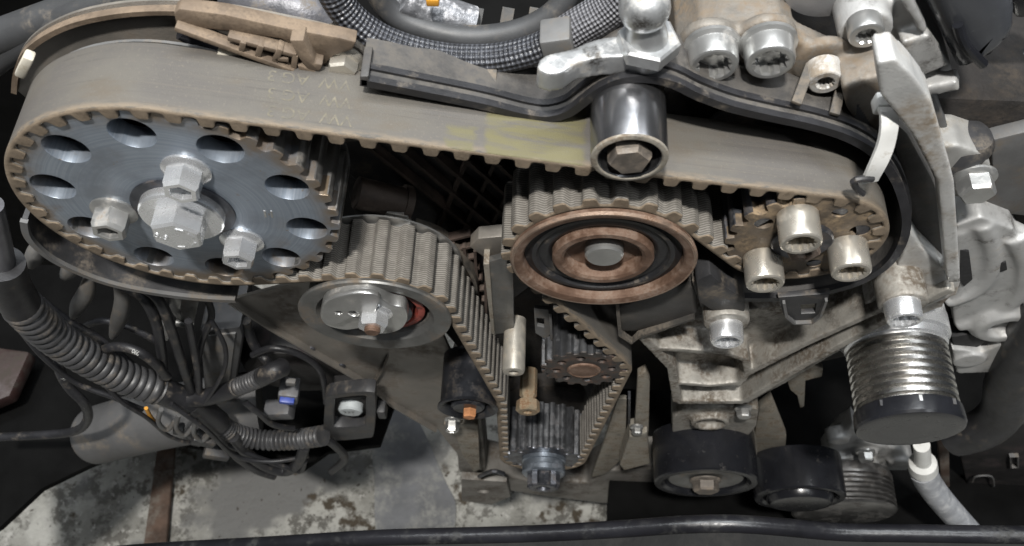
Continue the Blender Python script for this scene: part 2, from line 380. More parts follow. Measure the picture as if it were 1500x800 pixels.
def text_mesh(name, body, size, M, mats, parent, ext=0.02):
    cu = bpy.data.curves.new('t', 'FONT'); cu.body = body; cu.size = size*S; cu.extrude = ext*S; cu.align_x = 'CENTER'; cu.align_y = 'CENTER'
    o = bpy.data.objects.new('tmp', cu); COL.objects.link(o)
    dg = bpy.context.evaluated_depsgraph_get(); me = bpy.data.meshes.new_from_object(o.evaluated_get(dg)); bpy.data.objects.remove(o); bpy.data.curves.remove(cu)
    me.transform(M); me.materials.clear(); me.name = name
    return link(name, me, mats, parent)
OUT = Vector((0, -1, 0))
# bolts: each a part with sub-parts
def socket_bolt(parent, pos, r, h, m='zinc', flange=0.0, axis=OUT, sock=0.62, name='bolt', neck=0.0, neckm=None):
    b = MB(); pr = [(-neck-3, 0), (-neck-3, r*0.8), (-0.01, r*0.8)] if neck else [(0, 0)]
    if flange: pr += [(0, flange), (1.2, flange), (2.0, r*1.03)]
    else: pr += [(0, r*0.97), (0.3, r)]
    pr += [(h*0.86, r), (h*0.96, r*0.965), (h, r*0.89), (h, r*sock*1.12), (h-0.5, r*sock, r*0.07), (h-max(3.0, h*0.55), r*sock, r*0.07), (h-max(3.0, h*0.55)-0.4, 0)]
    b.lathe(pr, pos, axis, n=24); return b.build(name, m, parent, 28)
def hex_bolt(parent, pos, r, h, m='zinc', flange=0.0, fh=1.6, axis=OUT, rot=0.0, sock=0.0, name='bolt'):
    b = MB(); b.lathe([(-0.5, 0), (-0.5, r), (h*0.82, r), (h, r*0.88)]+([(h, r*sock), (h-0.4, r*sock*0.95), (h-3.5, r*sock*0.95), (h-3.8, 0)] if sock else [(h, 0)]), Vector(pos)+Vector(axis)*(fh*0.6 if flange else 0), axis, n=6, rot=rot)
    o = b.build(name, m, parent, 20)
    if flange:
        f = MB().lathe([(-0.2, 0), (-0.2, flange), (fh*0.5, flange), (fh, flange*0.86), (fh*1.3, r*0.8), (fh*1.3, 0)], pos, axis, 36); f.build('flange', m, o, 30)
    return o
def washer(parent, pos, r, ri, h, m, name='washer', axis=OUT):
    return MB().lathe([(0, ri), (0, r), (h*0.8, r), (h, r-h*0.2), (h, ri), (0, ri)], pos, axis, 48).build(name, m, parent, 30)

mat('rim_rust_glint', (0.30, 0.22, 0.17), 0.4, 0.6, 0.25, 8, (0.16, 0.095, 0.06), 0.4, 8, 0.3, 0.8)  # rust made paler, the rim's highlight is put into the colour
def cam_face():
    m = bpy.data.materials.new('cam_face'); m.use_nodes = True; nt = m.node_tree; N = nt.nodes; L = nt.links; b = N['Principled BSDF']
    tc = N.new('ShaderNodeTexCoord'); vm = N.new('ShaderNodeVectorMath'); vm.operation = 'SUBTRACT'; vm.inputs[1].default_value = (-0.1139, 0.0, 0.035); L.new(tc.outputs['Object'], vm.inputs[0])
    sx = N.new('ShaderNodeSeparateXYZ'); L.new(vm.outputs[0], sx.inputs[0]); cx = N.new('ShaderNodeCombineXYZ'); L.new(sx.outputs[0], cx.inputs[0]); L.new(sx.outputs[2], cx.inputs[1])
    ln = N.new('ShaderNodeVectorMath'); ln.operation = 'LENGTH'; L.new(cx.outputs[0], ln.inputs[0]); rad = ln.outputs['Value']
    def mr(v, a, c, lo=0.0, hi=1.0):
        r = N.new('ShaderNodeMapRange'); r.interpolation_type = 'SMOOTHSTEP'; r.inputs[1].default_value = a; r.inputs[2].default_value = c; r.inputs[3].default_value = lo; r.inputs[4].default_value = hi; L.new(v, r.inputs[0]); return r.outputs[0]
    def noise(s_, d=5, v=None, dim='3D'):
        n = N.new('ShaderNodeTexNoise'); n.noise_dimensions = dim; n.inputs['Scale'].default_value = s_; n.inputs['Detail'].default_value = d; n.inputs['Roughness'].default_value = 0.65
        if dim == '1D': L.new(v, n.inputs['W'])
        else: L.new(tc.outputs['Object'], n.inputs['Vector'])
        return n.outputs['Fac']
    def mix(f, a, c):
        x = N.new('ShaderNodeMix'); x.data_type = 'RGBA'; L.new(f, x.inputs[0])
        for q, v in ((x.inputs[6], a), (x.inputs[7], c)):
            if hasattr(v, 'is_linked'): L.new(v, q)
            else: q.default_value = (*v, 1)
        return x.outputs[2]
    def mul(a, c):
        x = N.new('ShaderNodeMath'); x.operation = 'MULTIPLY'; L.new(a, x.inputs[0]); L.new(c, x.inputs[1]); return x.outputs[0]
    rings = noise(900, 6, rad, '1D')
    c = mix(mr(rings, 0.3, 0.7), (0.235, 0.275, 0.33), (0.30, 0.34, 0.395))
    c = mix(mr(noise(40, 6), 0.45, 0.7), c, (0.20, 0.225, 0.26))
    c = mix(mul(mr(noise(22, 7), 0.5, 0.62), mr(rad, 0.026, 0.05)), c, (0.20, 0.155, 0.115))
    c = mix(mul(mr(noise(60, 7), 0.3, 0.62), mr(rad, 0.043, 0.052)), c, (0.22, 0.17, 0.12))
    c = mix(mr(noise(300, 3), 0.66, 0.75), c, (0.24, 0.21, 0.18))
    L.new(c, b.inputs['Base Color']); b.inputs['Metallic'].default_value = 0.55
    L.new(mr(noise(70, 6), 0.3, 0.7, 0.28, 0.5), b.inputs['Roughness'])
    bp = N.new('ShaderNodeBump'); bp.inputs['Strength'].default_value = 0.12; bp.inputs['Distance'].default_value = 0.0003; L.new(rings, bp.inputs['Height']); L.new(bp.outputs[0], b.inputs['Normal'])
    MATS['cam_face'] = m
cam_face()

mat('wp_disc', (0.045, 0.04, 0.038), 0.5, 0.5, 0.3, 8, (0.11, 0.065, 0.045), 0.4, 7, 0.4, 0.8)
mat('dust_disc', (0.13, 0.105, 0.082), 0.55, 0.45, 0.25, 10, (0.27, 0.2, 0.125), 0.5, 14, 0.3, 0.8)
mat('steel_dull', (0.17, 0.17, 0.165), 0.45, 0.7, 0.2, 14, (0.15, 0.12, 0.09), 0.35, 16, 0.15, 0.8)
mat('roller_steel', (0.27, 0.27, 0.28), 0.24, 0.95, 0.1, 20, None, bump=0.04)
mat('bolt_brown', (0.15, 0.132, 0.115), 0.55, 0.45, 0.2, 6, (0.19, 0.155, 0.12), 0.4, 6, 0.3, 0.8)
mat('steel_bluedark', (0.15, 0.154, 0.163), 0.32, 0.85, 0.25, 9, (0.05, 0.045, 0.045), 0.3, 7, 0.15, 0.8)
mat('collar_blue', (0.22, 0.25, 0.29), 0.34, 0.8, 0.2, 9, (0.08, 0.08, 0.09), 0.3, 7, 0.15, 0.8)

# ================================================================== setting
FLOOR = -620.0
def floor():
    b = MB(); n = 60
    x0, x1, y0, y1 = -1500, 1500, -900, 1500
    vs = [[b.bm.verts.new(Vector((x0+(x1-x0)*i/n, y0+(y1-y0)*j/n, FLOOR+random.uniform(-1.5, 1.5)))*S) for j in range(n+1)] for i in range(n+1)]
    for i in range(n):
        for j in range(n): b.face([vs[i][j], vs[i+1][j], vs[i+1][j+1], vs[i][j+1]])
    o = b.build('floor', 'concrete'); o['kind'] = 'structure'; o['label'] = 'blotchy grey concrete workshop floor below the engine'
floor()
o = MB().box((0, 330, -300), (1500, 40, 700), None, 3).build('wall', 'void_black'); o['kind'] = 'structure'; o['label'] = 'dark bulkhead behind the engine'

# ================================================================== pulley layout in the belt plane (x, z)
PITCH = 9.5
CAM, PUMP, IDL, TEN = (-113.9, 35.0), (100.0, 32.1), (32.7, 16.0), (-56.2, -39.7)
WAT, CRK, ROL, SMR = (35.7, -92.8), (23.8, -237.0), (33.4, 81.0), (-20.0, -143.4)
BW = 25.0                                   # belt width, front edge at y = 0
R_CAM = 36*PITCH/(2*PI); R_PUMP = 18*PITCH/(2*PI)
TB, TI, TT = 1.2, 0.9, 4.5                  # back, tooth root, tooth tip measured from the pitch line
WHEELS = [(CAM, R_CAM, 1), (ROL, 11.5+TB, -1), (PUMP, R_PUMP, 1), (IDL, 31.5+TB, -1), (WAT, 21.3, 1), (CRK, 25.6, 1), (SMR, 14.6+TB, -1), (TEN, 28.6+TB, -1)]
def belt_path():
    n = len(WHEELS); tang = []
    for i in range(n):
        (a, ra, sa), (b, rb, sb) = WHEELS[i], WHEELS[(i+1) % n]
        D = Vector(b)-Vector(a); L = D.length; e = D/L; er = Vector((e.y, -e.x))
        sn = (sb*rb-sa*ra)/L; cs = math.sqrt(1-sn*sn); nn = er*cs+e*sn
        tang.append((Vector(a)-nn*sa*ra, Vector(b)-nn*sb*rb))
    pts = []
    for i in range(n):
        c, r, s_ = WHEELS[i]; c = Vector(c); p_in = tang[i-1][1]-c; p_out = tang[i][0]-c
        a0 = math.atan2(p_in.y, p_in.x); a1 = math.atan2(p_out.y, p_out.x)
        d = (a0-a1) % (2*PI) if s_ > 0 else (a1-a0) % (2*PI)
        if d > 1.9*PI: d = 0.0
        k = max(2, int(d*r/0.6))
        for j in range(k+1):
            a = a0-s_*d*j/k
            pts.append(c+Vector((math.cos(a), math.sin(a)))*r)
        t0, t1 = tang[i]; k = max(2, int((t1-t0).length/0.6))
        for j in range(1, k): pts.append(t0.lerp(t1, j/k))
    return pts
PATH = belt_path()
CUM = [0.0]
for i in range(len(PATH)): CUM.append(CUM[-1]+(PATH[(i+1) % len(PATH)]-PATH[i]).length)
LTOT = CUM[-1]; NT = round(LTOT/PITCH); BP = LTOT/NT
def path_at(s_):
    s_ %= LTOT; lo, hi = 0, len(PATH)
    while hi-lo > 1:
        md = (lo+hi)//2
        if CUM[md] <= s_: lo = md
        else: hi = md
    a, b = PATH[lo], PATH[(lo+1) % len(PATH)]; t = (s_-CUM[lo])/max(1e-9, CUM[lo+1]-CUM[lo]); return a.lerp(b, t)
def path_n(s_):
    t = (path_at(s_+0.7)-path_at(s_-0.7)).normalized(); return Vector((-t.y, t.x))       # towards the back of the belt
def tooth(f):                                 # f = 0..1 along one pitch -> depth of the toothed side
    x = abs(f-0.5)*2
    if x < 0.36: return TT
    if x > 0.64: return TI
    k = (x-0.36)/0.28; k = k*k*(3-2*k); return TT+(TI-TT)*k
def s_of(px, py):
    q = Vector(XZ(px, py, 12)); return min(range(0, 360), key=lambda k: (path_at(k)-q).length)
def build_belt():
    s0, s1 = s_of(642, 190), s_of(846, 222)
    belt_back(s0+14, s1, s0+2, s0+11)
    t = thing('timing_belt', 'long grey toothed timing belt running round all the sprockets', 'belt', (-40, 0, 60))
    b = MB(); K = 14; n = NT*K; ul = b.bm.loops.layers.uv.verify(); ys = [0.0, 0.5, BW*0.33, BW*0.66, BW-0.5, BW]; rows = []
    for i in range(n):
        s_ = BP*i/K; p = path_at(s_); nn = path_n(s_); dep = tooth((i % K)/K)
        ch = [0.35, 0, 0, 0, 0, 0.35]
        top = [b.bm.verts.new(Vector((p.x+nn.x*(TB-c), y, p.y+nn.y*(TB-c)))*S) for y, c in zip(ys, ch)]
        md = b.bm.verts.new(Vector((p.x-nn.x*0.3, -0.12, p.y-nn.y*0.3))*S)
        bot = [b.bm.verts.new(Vector((p.x-nn.x*(dep-c), y, p.y-nn.y*(dep-c)))*S) for y, c in zip(ys, ch)]
        rows.append((top, bot, md, s_))
    for i in range(n):
        A, B = rows[i], rows[(i+1) % n]; u0, u1 = A[3], A[3]+BP/K
        for k in range(5):
            f = b.face([A[0][k], A[0][k+1], B[0][k+1], B[0][k]], 0)
            for lp, (u, v) in zip(f.loops, ((u0, ys[k]), (u0, ys[k+1]), (u1, ys[k+1]), (u1, ys[k]))): lp[ul].uv = (u, v)
            f = b.face([A[1][k], B[1][k], B[1][k+1], A[1][k+1]], 2 if k else 1)
            for lp, (u, v) in zip(f.loops, ((u0, ys[k]), (u1, ys[k]), (u1, ys[k+1]), (u0, ys[k+1]))): lp[ul].uv = (u/BP*3.65, v)
        b.face([A[0][0], B[0][0], B[2], A[2]], 1); b.face([A[2], B[2], B[1][0], A[1][0]], 1)
        b.face([A[0][5], A[1][5], B[1][5], B[0][5]], 1)
    o = b.build('belt_body', ['belt_back', 'belt_edge', 'belt_fabric'], t, 50)
    # printed lettering, upside down as seen from the front
    for row in range(3):
        for txt, px in (('VW', 496), ('AG', 440), ('3', 408)):
            sg = s_of(px-5*row, 175); p = path_at(sg); nn = path_n(sg); tg = (path_at(sg+2)-path_at(sg-2)).normalized()
            ctr = Vector((p.x, 5.2+row*6.6, p.y))+Vector((nn.x, 0, nn.y))*(TB+0.05)
            ex = Vector((-tg.x, 0, -tg.y)); ez = Vector((nn.x, 0, nn.y)); ey = ez.cross(ex)
            M = Matrix((ex, ey, ez)).transposed().to_4x4(); M.translation = ctr*S
            text_mesh('lettering', txt, 6.0, M, 'ink', t)
build_belt()

def s_on_wheel(idx):
    """arc position of the middle of the wrap on wheel idx, and its angle"""
    c, r, s_ = WHEELS[idx]; best = [k for k in range(int(LTOT*4)) if abs((path_at(k/4)-Vector(c)).length-r) < 0.02]
    return [k/4 for k in best]
def sprocket_outline(c, rp, n, phase, tip, dep, k=10, land=0.5):
    """outline with teeth; grooves centred on phase + i*2pi/n"""
    out = []
    for i in range(n*k):
        f = (i % k)/k; x = abs(f-0.5)*2; a = phase+2*PI*(i/k-0.5)/n
        if x < 0.34: d = dep
        elif x > 0.66: d = 0
        else:
            q = (x-0.34)/0.32; q = q*q*(3-2*q); d = dep*(1-q)
        out.append((c[0]+(tip-d)*math.cos(a), c[1]+(tip-d)*math.sin(a)))
    return out
def groove_phase(idx, n):
    ss = s_on_wheel(idx); m_ = ss[len(ss)//2]; c = Vector(WHEELS[idx][0])
    s_t = (math.floor(m_/BP)+0.5)*BP; p = path_at(s_t)-c; return math.atan2(p.y, p.x)
def toothed_rim(name, outline, c, r_in, y0, y1, m, parent):
    """hollow toothed drum: outline outside, bore r_in inside"""
    b = MB(); n = len(outline); V = []
    for x, z in outline:
        a = math.atan2(z-c[1], x-c[0]); xi, zi = c[0]+r_in*math.cos(a), c[1]+r_in*math.sin(a)
        e = Vector((x-c[0], z-c[1])).normalized()*0.35
        V.append([b.bm.verts.new(Vector(q)*S) for q in ((xi, y0, zi), (x-e.x, y0, z-e.y), (x, y0+0.35, z), (x, y1, z), (xi, y1, zi))])
    for i in range(n):
        A, B = V[i], V[(i+1) % n]
        for k in range(5): b.face([A[k], A[(k+1) % 5], B[(k+1) % 5], B[k]])
    return b.build(name, m, parent, 40)

# ------------------------------------------------------------------ camshaft sprocket
def cam_sprocket():
    t = thing('camshaft_sprocket', 'largest sprocket, blue-grey steel disc with ten round holes, at left', 'sprocket', (CAM[0], 25, CAM[1]))
    ph = groove_phase(0, 36); tip = R_CAM-TI-0.05
    ol = sprocket_outline(CAM, R_CAM, 36, ph, tip, TT-TI+0.4)
    toothed_rim('toothed_rim', ol, CAM, 49.0, 1.2, 26.0, 'steel_teeth', t)
    holes = []
    for i in range(10):
        a = math.radians(22+36*i); holes.append(ring_pts(CAM[0]+41.9*math.cos(a), CAM[1]+41.9*math.sin(a), 7.2, 36))
    face = sprocket_outline(CAM, R_CAM, 36, ph, tip-0.15, 3.3)
    plate('disc', face, holes, 0.9, 9.0, 'cam_face', t, 0.2)
    b = MB().lathe([(0, 17.5), (1.0, 17.5), (1.0, 14.2), (0, 14.2)], (CAM[0], 1.2, CAM[1]), OUT, 60); b.build('hub_step', 'steel_dark', t)
    w = MB().lathe([(-3, 0), (-3, 14.2), (4.4, 14.2), (5.0, 13.6), (5.0, 0)], (CAM[0], 1.4, CAM[1]), OUT, 64); w.build('washer', 'zinc', t, 30)
    hb = MB(); hb.lathe([(-1, 0), (-1, 9.1), (6.4, 9.1), (7.4, 8.2), (7.4, 0)], (CAM[0], -3.6, CAM[1]), OUT, 6, 0.35)
    h = hb.build('bolt', 'zinc', t, 20)
    def on_head(dx, dz, y=-11.0): return Vector((CAM[0]+dx, y, CAM[1]+dz))
    for a in (20, -35, -90, 65):
        q = math.radians(a); e = Vector((-math.sin(q), 0, math.cos(q)))
        c = on_head(6.0*math.cos(q), 6.0*math.sin(q)); MB().bar(c-e*1.3, c+e*1.3, 0.7, 0.5).build('grade_mark', 'zinc', h)
    M = Matrix(((1, 0, 0, 0), (0, 0, -1, 0), (0, 1, 0, 0), (0, 0, 0, 1))).copy(); M = Matrix.Rotation(0.5, 4, 'Y') @ M; M.translation = on_head(-5.0, 0.6)*S
    text_mesh('grade_mark', '8.8', 4.0, M, 'zinc', h, 0.25)
    for k, a in enumerate((71, 187, 307)):
        q = math.radians(a); c = (CAM[0]+25.2*math.cos(q), 1.0, CAM[1]+25.2*math.sin(q))
        o = hex_bolt(t, c, 6.3, 8.4, 'zinc' if k != 1 else 'zinc_dull', 8.0, 1.9, rot=0.3+k, sock=0.62)
        MB().lathe([(0, 3.9, .35), (2.6, 3.9, .35)], (c[0], -4.2, c[2]), OUT, 24).build('socket_splines', 'zinc_dull', o)
    for k in range(2):
        c = Vector((CAM[0]+27.5+k*2.3, 0.86, CAM[1]-3.5)); MB().bar(c, c+Vector((0.5, 0, 4.2)), 0.7, 0.16).build('stamp', 'zinc_dull', t)
    M = Matrix(((1, 0, 0, 0), (0, 0, -1, 0), (0, 1, 0, 0), (0, 0, 0, 1))); M.translation = Vector((CAM[0]+28, 0.86, CAM[1]+6))*S
    b = MB().lathe([(0, 8), (22, 8), (22, 20), (26, 20)], (CAM[0], 32, CAM[1]), OUT, 40); b.build('hub', 'steel_dark', t)
cam_sprocket()

# ------------------------------------------------------------------ injection pump sprocket
def pump_sprocket():
    t = thing('injection_pump_sprocket', 'brown dusty sprocket with three tall tan bolts at the right end of the belt', 'sprocket', (PUMP[0], 25, PUMP[1]))
    ph = groove_phase(2, 18); tip = R_PUMP-TI-0.05
    toothed_rim('toothed_rim', sprocket_outline(PUMP, R_PUMP, 18, ph, tip, TT-TI+0.4), PUMP, 18, 1.0, 26, 'steel_dark', t)
    holes = []
    for a, r, d in ((150, 18, 3.2), (68, 19, 2.6), (-60, 19, 2.6), (22, 19, 3.4), (-8, 19, 1.6)):
        q = math.radians(a); holes.append(ring_pts(PUMP[0]+d*0+r*math.cos(q), PUMP[1]+r*math.sin(q), d, 24))
    face = sprocket_outline(PUMP, R_PUMP, 18, ph, tip-0.15, 3.3)
    plate('disc', face, holes, 0.7, 6.0, 'dust_disc', t, 0.2)
    MB().lathe([(0, 10.5), (1.4, 10.5), (2.0, 9.9), (2.0, 6.5), (1.2, 6.3), (1.2, 0)], (PUMP[0], 0.7, PUMP[1]), OUT, 48).build('hub', 'steel_dark', t, 30)
    hex_bolt(t, (PUMP[0], -0.4, PUMP[1]), 6.0, 5.0, 'rust_dark', name='nut', sock=0.5)
    for k, a in enumerate((112, 232, 352)):
        q = math.radians(a); c = (PUMP[0]+16.6*math.cos(q), 0.7, PUMP[1]+16.6*math.sin(q))
        socket_bolt(t, c, 6.9, 11.5, 'zinc_tan', sock=0.66)
pump_sprocket()

# ------------------------------------------------------------------ large idler with the rusty rings
def idler():
    t = thing('idler_pulley', 'large idler pulley with rusty outer and inner rings in the middle', 'pulley', (IDL[0], 25, IDL[1]))
    O = (IDL[0], 0, IDL[1])
    MB().lathe([(-26, 24), (-26, 31.4), (0.6, 31.4), (1.0, 33.4), (2.4, 33.6), (3.2, 32.9), (3.2, 31.4), (2.6, 29.6), (1.8, 28.9), (-3, 28.5), (-6, 20), (-26, 20)], O, OUT, 96).build('outer_ring', 'rust', t, 28)
    MB().lathe([(2.35, 33.64), (3.28, 32.95), (3.28, 32.2), (2.3, 33.0)], O, OUT, 96).build('rim_edge', 'rim_rust_glint', t)
    MB().lathe([(-3.0, 29), (-0.8, 28.4), (-0.6, 26.6), (0.4, 25.8), (0.4, 24.2), (-0.9, 23.2), (-0.4, 21.0), (-1.0, 19.2), (-4, 17.5)], O, OUT, 96).build('seal', 'rubber', t, 50)
    MB().lathe([(-6, 18.6), (1.0, 18.4), (1.7, 17.6), (1.7, 15.4), (1.0, 14.2), (-3.2, 13.4), (-3.6, 0)], O, OUT, 72).build('inner_ring', 'rust', t, 28)
    b = MB().lathe([(-8, 0), (-8, 7.0), (0.6, 7.0), (1.4, 6.2), (1.4, 0)], (IDL[0]+0.3, 0.0, IDL[1]+1.2), OUT, 40); b.build('bolt', 'zinc_dull', t, 30)
idler()

# ------------------------------------------------------------------ tensioner
def tensioner():
    t = thing('tensioner_pulley', 'belt tensioner with dark flange, silver eccentric plate and hex nut', 'tensioner', (TEN[0], 25, TEN[1]))
    O = (TEN[0], 0, TEN[1])
    MB().lathe([(-25.5, 20), (-25.5, 28.5), (0.4, 28.5), (0.4, 31.4), (1.6, 31.8), (2.4, 31.4), (2.6, 30.4), (1.6, 24.5), (-1, 22.5), (-9, 22.0), (-9, 0)], O, OUT, 96).build('drum', 'steel_dull', t, 28)
    MB().lathe([(-26, 28), (-26, 34.3), (-26.8, 34.3), (-27, 28)], O, OUT, 96).build('rear_flange', 'zinc_dull', t)
    MB().lathe([(-9, 21), (-2, 20.4), (-1.6, 19.6), (-1.6, 17.6), (-3, 16.8), (-9, 16.5)], O, OUT, 64).build('spring_ring', 'red_plastic', t, 30)
    MB().lathe([(-9, 15.8), (-0.6, 15.2), (-0.6, 0)], O, OUT, 48).build('hub', 'steel_dark', t)
    # eccentric: rounded lobed plate traced on its own plane
    tr = spl2(pp([(470, 455), (478, 440), (505, 431), (538, 429), (556, 436), (574, 447), (592, 452), (597, 468), (585, 484), (556, 490), (530, 482), (506, 484), (480, 478), (470, 467)], -6), 1.0, True)
    hl = [ring_pts(*XZ(a, b_, -6), r, 20) for a, b_, r in ((498, 459, 1.6), (519, 461, 2.2), (540, 458, 1.3))]
    e = plate('eccentric_plate', tr, hl, -6.0, -0.4, 'zinc_dull', t, 0.7)
    s2 = spl2(pp([(470, 458), (478, 441), (508, 432), (538, 430), (556, 438), (545, 462), (515, 466), (495, 475), (477, 472)], -8.2), 1.0, True)
    plate('pointer_lobe', s2, [ring_pts(*XZ(a, b_, -8.2), r, 20) for a, b_, r in ((496, 459, 1.5), (518, 460, 2.3))], -8.2, -5.9, 'zinc_dull', t, 0.6)
    c = W(546, 478, -12); nb = hex_bolt(t, (c.x, -5.6, c.z), 6.2, 6.4, 'zinc', 7.4, 1.6, rot=0.2, name='nut')
    MB().lathe([(-4, 0), (-4, 3.2), (8.6, 3.2), (9.4, 2.6), (9.4, 0)], (c.x, -5.6, c.z), OUT, 28).build('stud', 'rust', nb, 30)
tensioner()

# ------------------------------------------------------------------ smooth guide rollers
def roller():
    t = thing('guide_roller', 'polished steel guide roller pressing on the back of the belt', 'roller', (ROL[0], 25, ROL[1]))
    O = (ROL[0], 0, ROL[1])
    MB().lathe([(-26, 8), (-26, 11.5), (3.0, 11.5), (3.9, 11.2), (4.2, 10.6), (4.2, 9.8), (3.4, 9.2), (-4, 9.0), (-4, 0)], O, OUT, 72).build('roller_sleeve', 'roller_steel', t, 28)
    MB().lathe([(3.3, 11.56), (4.0, 11.3), (4.32, 10.6), (4.32, 9.9), (3.9, 9.5)], O, OUT, 72).build('roller_rim', 'pale_metal', t)
    hex_bolt(t, (ROL[0], 3.5, ROL[1]), 6.6, 8.0, 'bolt_brown', 7.6, 1.6, rot=0.25)
roller()
def small_roller():
    t = thing('guide_roller', 'black small guide roller with orange rusty bolt beside the lower belt run', 'roller', (SMR[0], 25, SMR[1]))
    O = (SMR[0], 0, SMR[1])
    MB().lathe([(-26, 8), (-26, 14.5), (2.0, 14.5), (2.2, 15.6), (3.4, 15.8), (3.8, 15.0), (3.2, 13.2), (1.6, 11.6), (-2, 10.5), (-2, 0)], O, OUT, 72).build('roller_sleeve', 'steel_black', t, 28)
    MB().lathe([(-2, 9.4), (2.4, 8.8), (3.4, 7.6), (3.4, 0)], O, OUT, 40).build('boss', 'steel_black', t, 30)
    hex_bolt(t, (SMR[0]+1, -3.2, SMR[1]-1), 3.6, 4.6, 'copper_rust', rot=0.4)
small_roller()

# ------------------------------------------------------------------ water pump and crankshaft sprockets
def water_pump():
    t = thing('water_pump_sprocket', 'dark water pump sprocket with small holes and rusty centre below the idler', 'sprocket', (WAT[0], 25, WAT[1]))
    n = 18; tip = 20.4; ol = sprocket_outline(WAT, 0, n, 0.1, tip, 2.4)
    toothed_rim('toothed_rim', ol, WAT, 15, 0.6, 26, 'steel_bluedark', t)
    holes = [ring_pts(WAT[0]+13.2*math.cos(a), WAT[1]+13.2*math.sin(a), 2.2, 20) for a in (0.2+2*PI*i/8 for i in range(8))]
    plate('disc', sprocket_outline(WAT, 0, n, 0.1, tip-0.1, 2.4), holes, 0.2, 4.0, 'wp_disc', t, 0.35)
    MB().lathe([(0, 18), (0.01, 0)], (WAT[0], 4.6, WAT[1]), OUT, 32).build('back_plate', 'pale_metal', t)
    MB().lathe([(0, 8.0), (0.8, 7.8), (1.2, 7.0), (0.9, 6.6), (0.9, 0)], (WAT[0], 0.3, WAT[1]), OUT, 40).build('shaft_end', 'rust', t, 30)
water_pump()
def crank():
    t = thing('crankshaft_sprocket', 'dark crankshaft sprocket at the bottom with twelve-point bolt in blue collar', 'sprocket', (CRK[0], 25, CRK[1]))
    n = 21; tip = 24.4; ol = sprocket_outline(CRK, 0, n, 0.05, tip, 2.8)
    toothed_rim('toothed_rim', ol, CRK, 18, 0.4, 28, 'steel_bluedark', t)
    holes = [ring_pts(CRK[0]+19.0*math.cos(a), CRK[1]+19.0*math.sin(a), 2.3, 20) for a in (0.75, 2.4, 3.9, 5.5)]
    plate('disc', sprocket_outline(CRK, 0, n, 0.05, tip-0.1, 2.8), holes, 0.0, 6, 'steel_dark', t, 0.35)
    MB().lathe([(0, 0), (0, 13.5), (2.2, 13.5), (2.6, 12.6), (5.5, 12.6), (6.0, 13.3), (9.0, 13.2), (10, 12.2), (10, 0)], (CRK[0]+0.5, 0, CRK[1]), OUT, 56).build('collar', 'collar_blue', t, 28)
    MB().lathe([(0, 0), (0, 9.2, .9), (7.5, 9.2, .9), (8.6, 8.0, .6), (8.6, 4.5), (6, 4.2), (6, 0)], (CRK[0]+0.5, -9.8, CRK[1]), OUT, 24).build('bolt', 'steel_dark', t, 20)
crank()

mat('web_dark', (0.06, 0.057, 0.053), 0.6, 0.2, 0.3, 16, (0.12, 0.1, 0.08), 0.35, 18, 0.4, 1)  # aluminium web; its shade and its grime are both put into the colour
mat('rib_brown', (0.05, 0.034, 0.026), 0.7, 0, 0.3, 10, GRIME, 0.4, 8, 0.3, 1)
mat('plastic_dusty2', (0.042, 0.04, 0.039), 0.55, 0, 0.3, 20, (0.085, 0.077, 0.068), 0.5, 26, 0.35, 0.9)
mat('steel_dull2', (0.20, 0.195, 0.19), 0.3, 0.85, 0.2, 12, GRIME, 0.3, 8, 0.15, 0.8)

# ================================================================== engine block, rear plates and covers
def block():
    t = thing('engine_block', 'dark dirty engine block behind the belt', 'engine block', (60, 60, -240))
    b = MB(); b.prism([(-75, 40), (30, 55), (215, 56), (240, -40), (215, -150), (120, -235), (-12, -235), (-40, -150), (-70, -60)], 46, 240, 3); b.build('crankcase', 'cast_iron', t)
    # ribbed inner cover: crossing ribs in front of the block
    for k in range(9):
        x = -62+k*11
        p, q = Vector((x, 42, 30)), Vector((x+62, 42, -62))
        MB().bar(p, q, 1.6, 5).build('rib', 'rib_brown', t)
        p, q = Vector((x+20, 42.6, -72)), Vector((x+48, 42.6, 34))
        MB().bar(p, q, 1.6, 4).build('rib', 'rib_brown', t)
    plate('inner_cover', spl2([(-78, 42), (20, 55), (48, 30), (30, -40), (0, -110), (-25, -110), (-50, -40)], 4, True), [], 44.2, 46.2, 'plastic_black', t)
block()

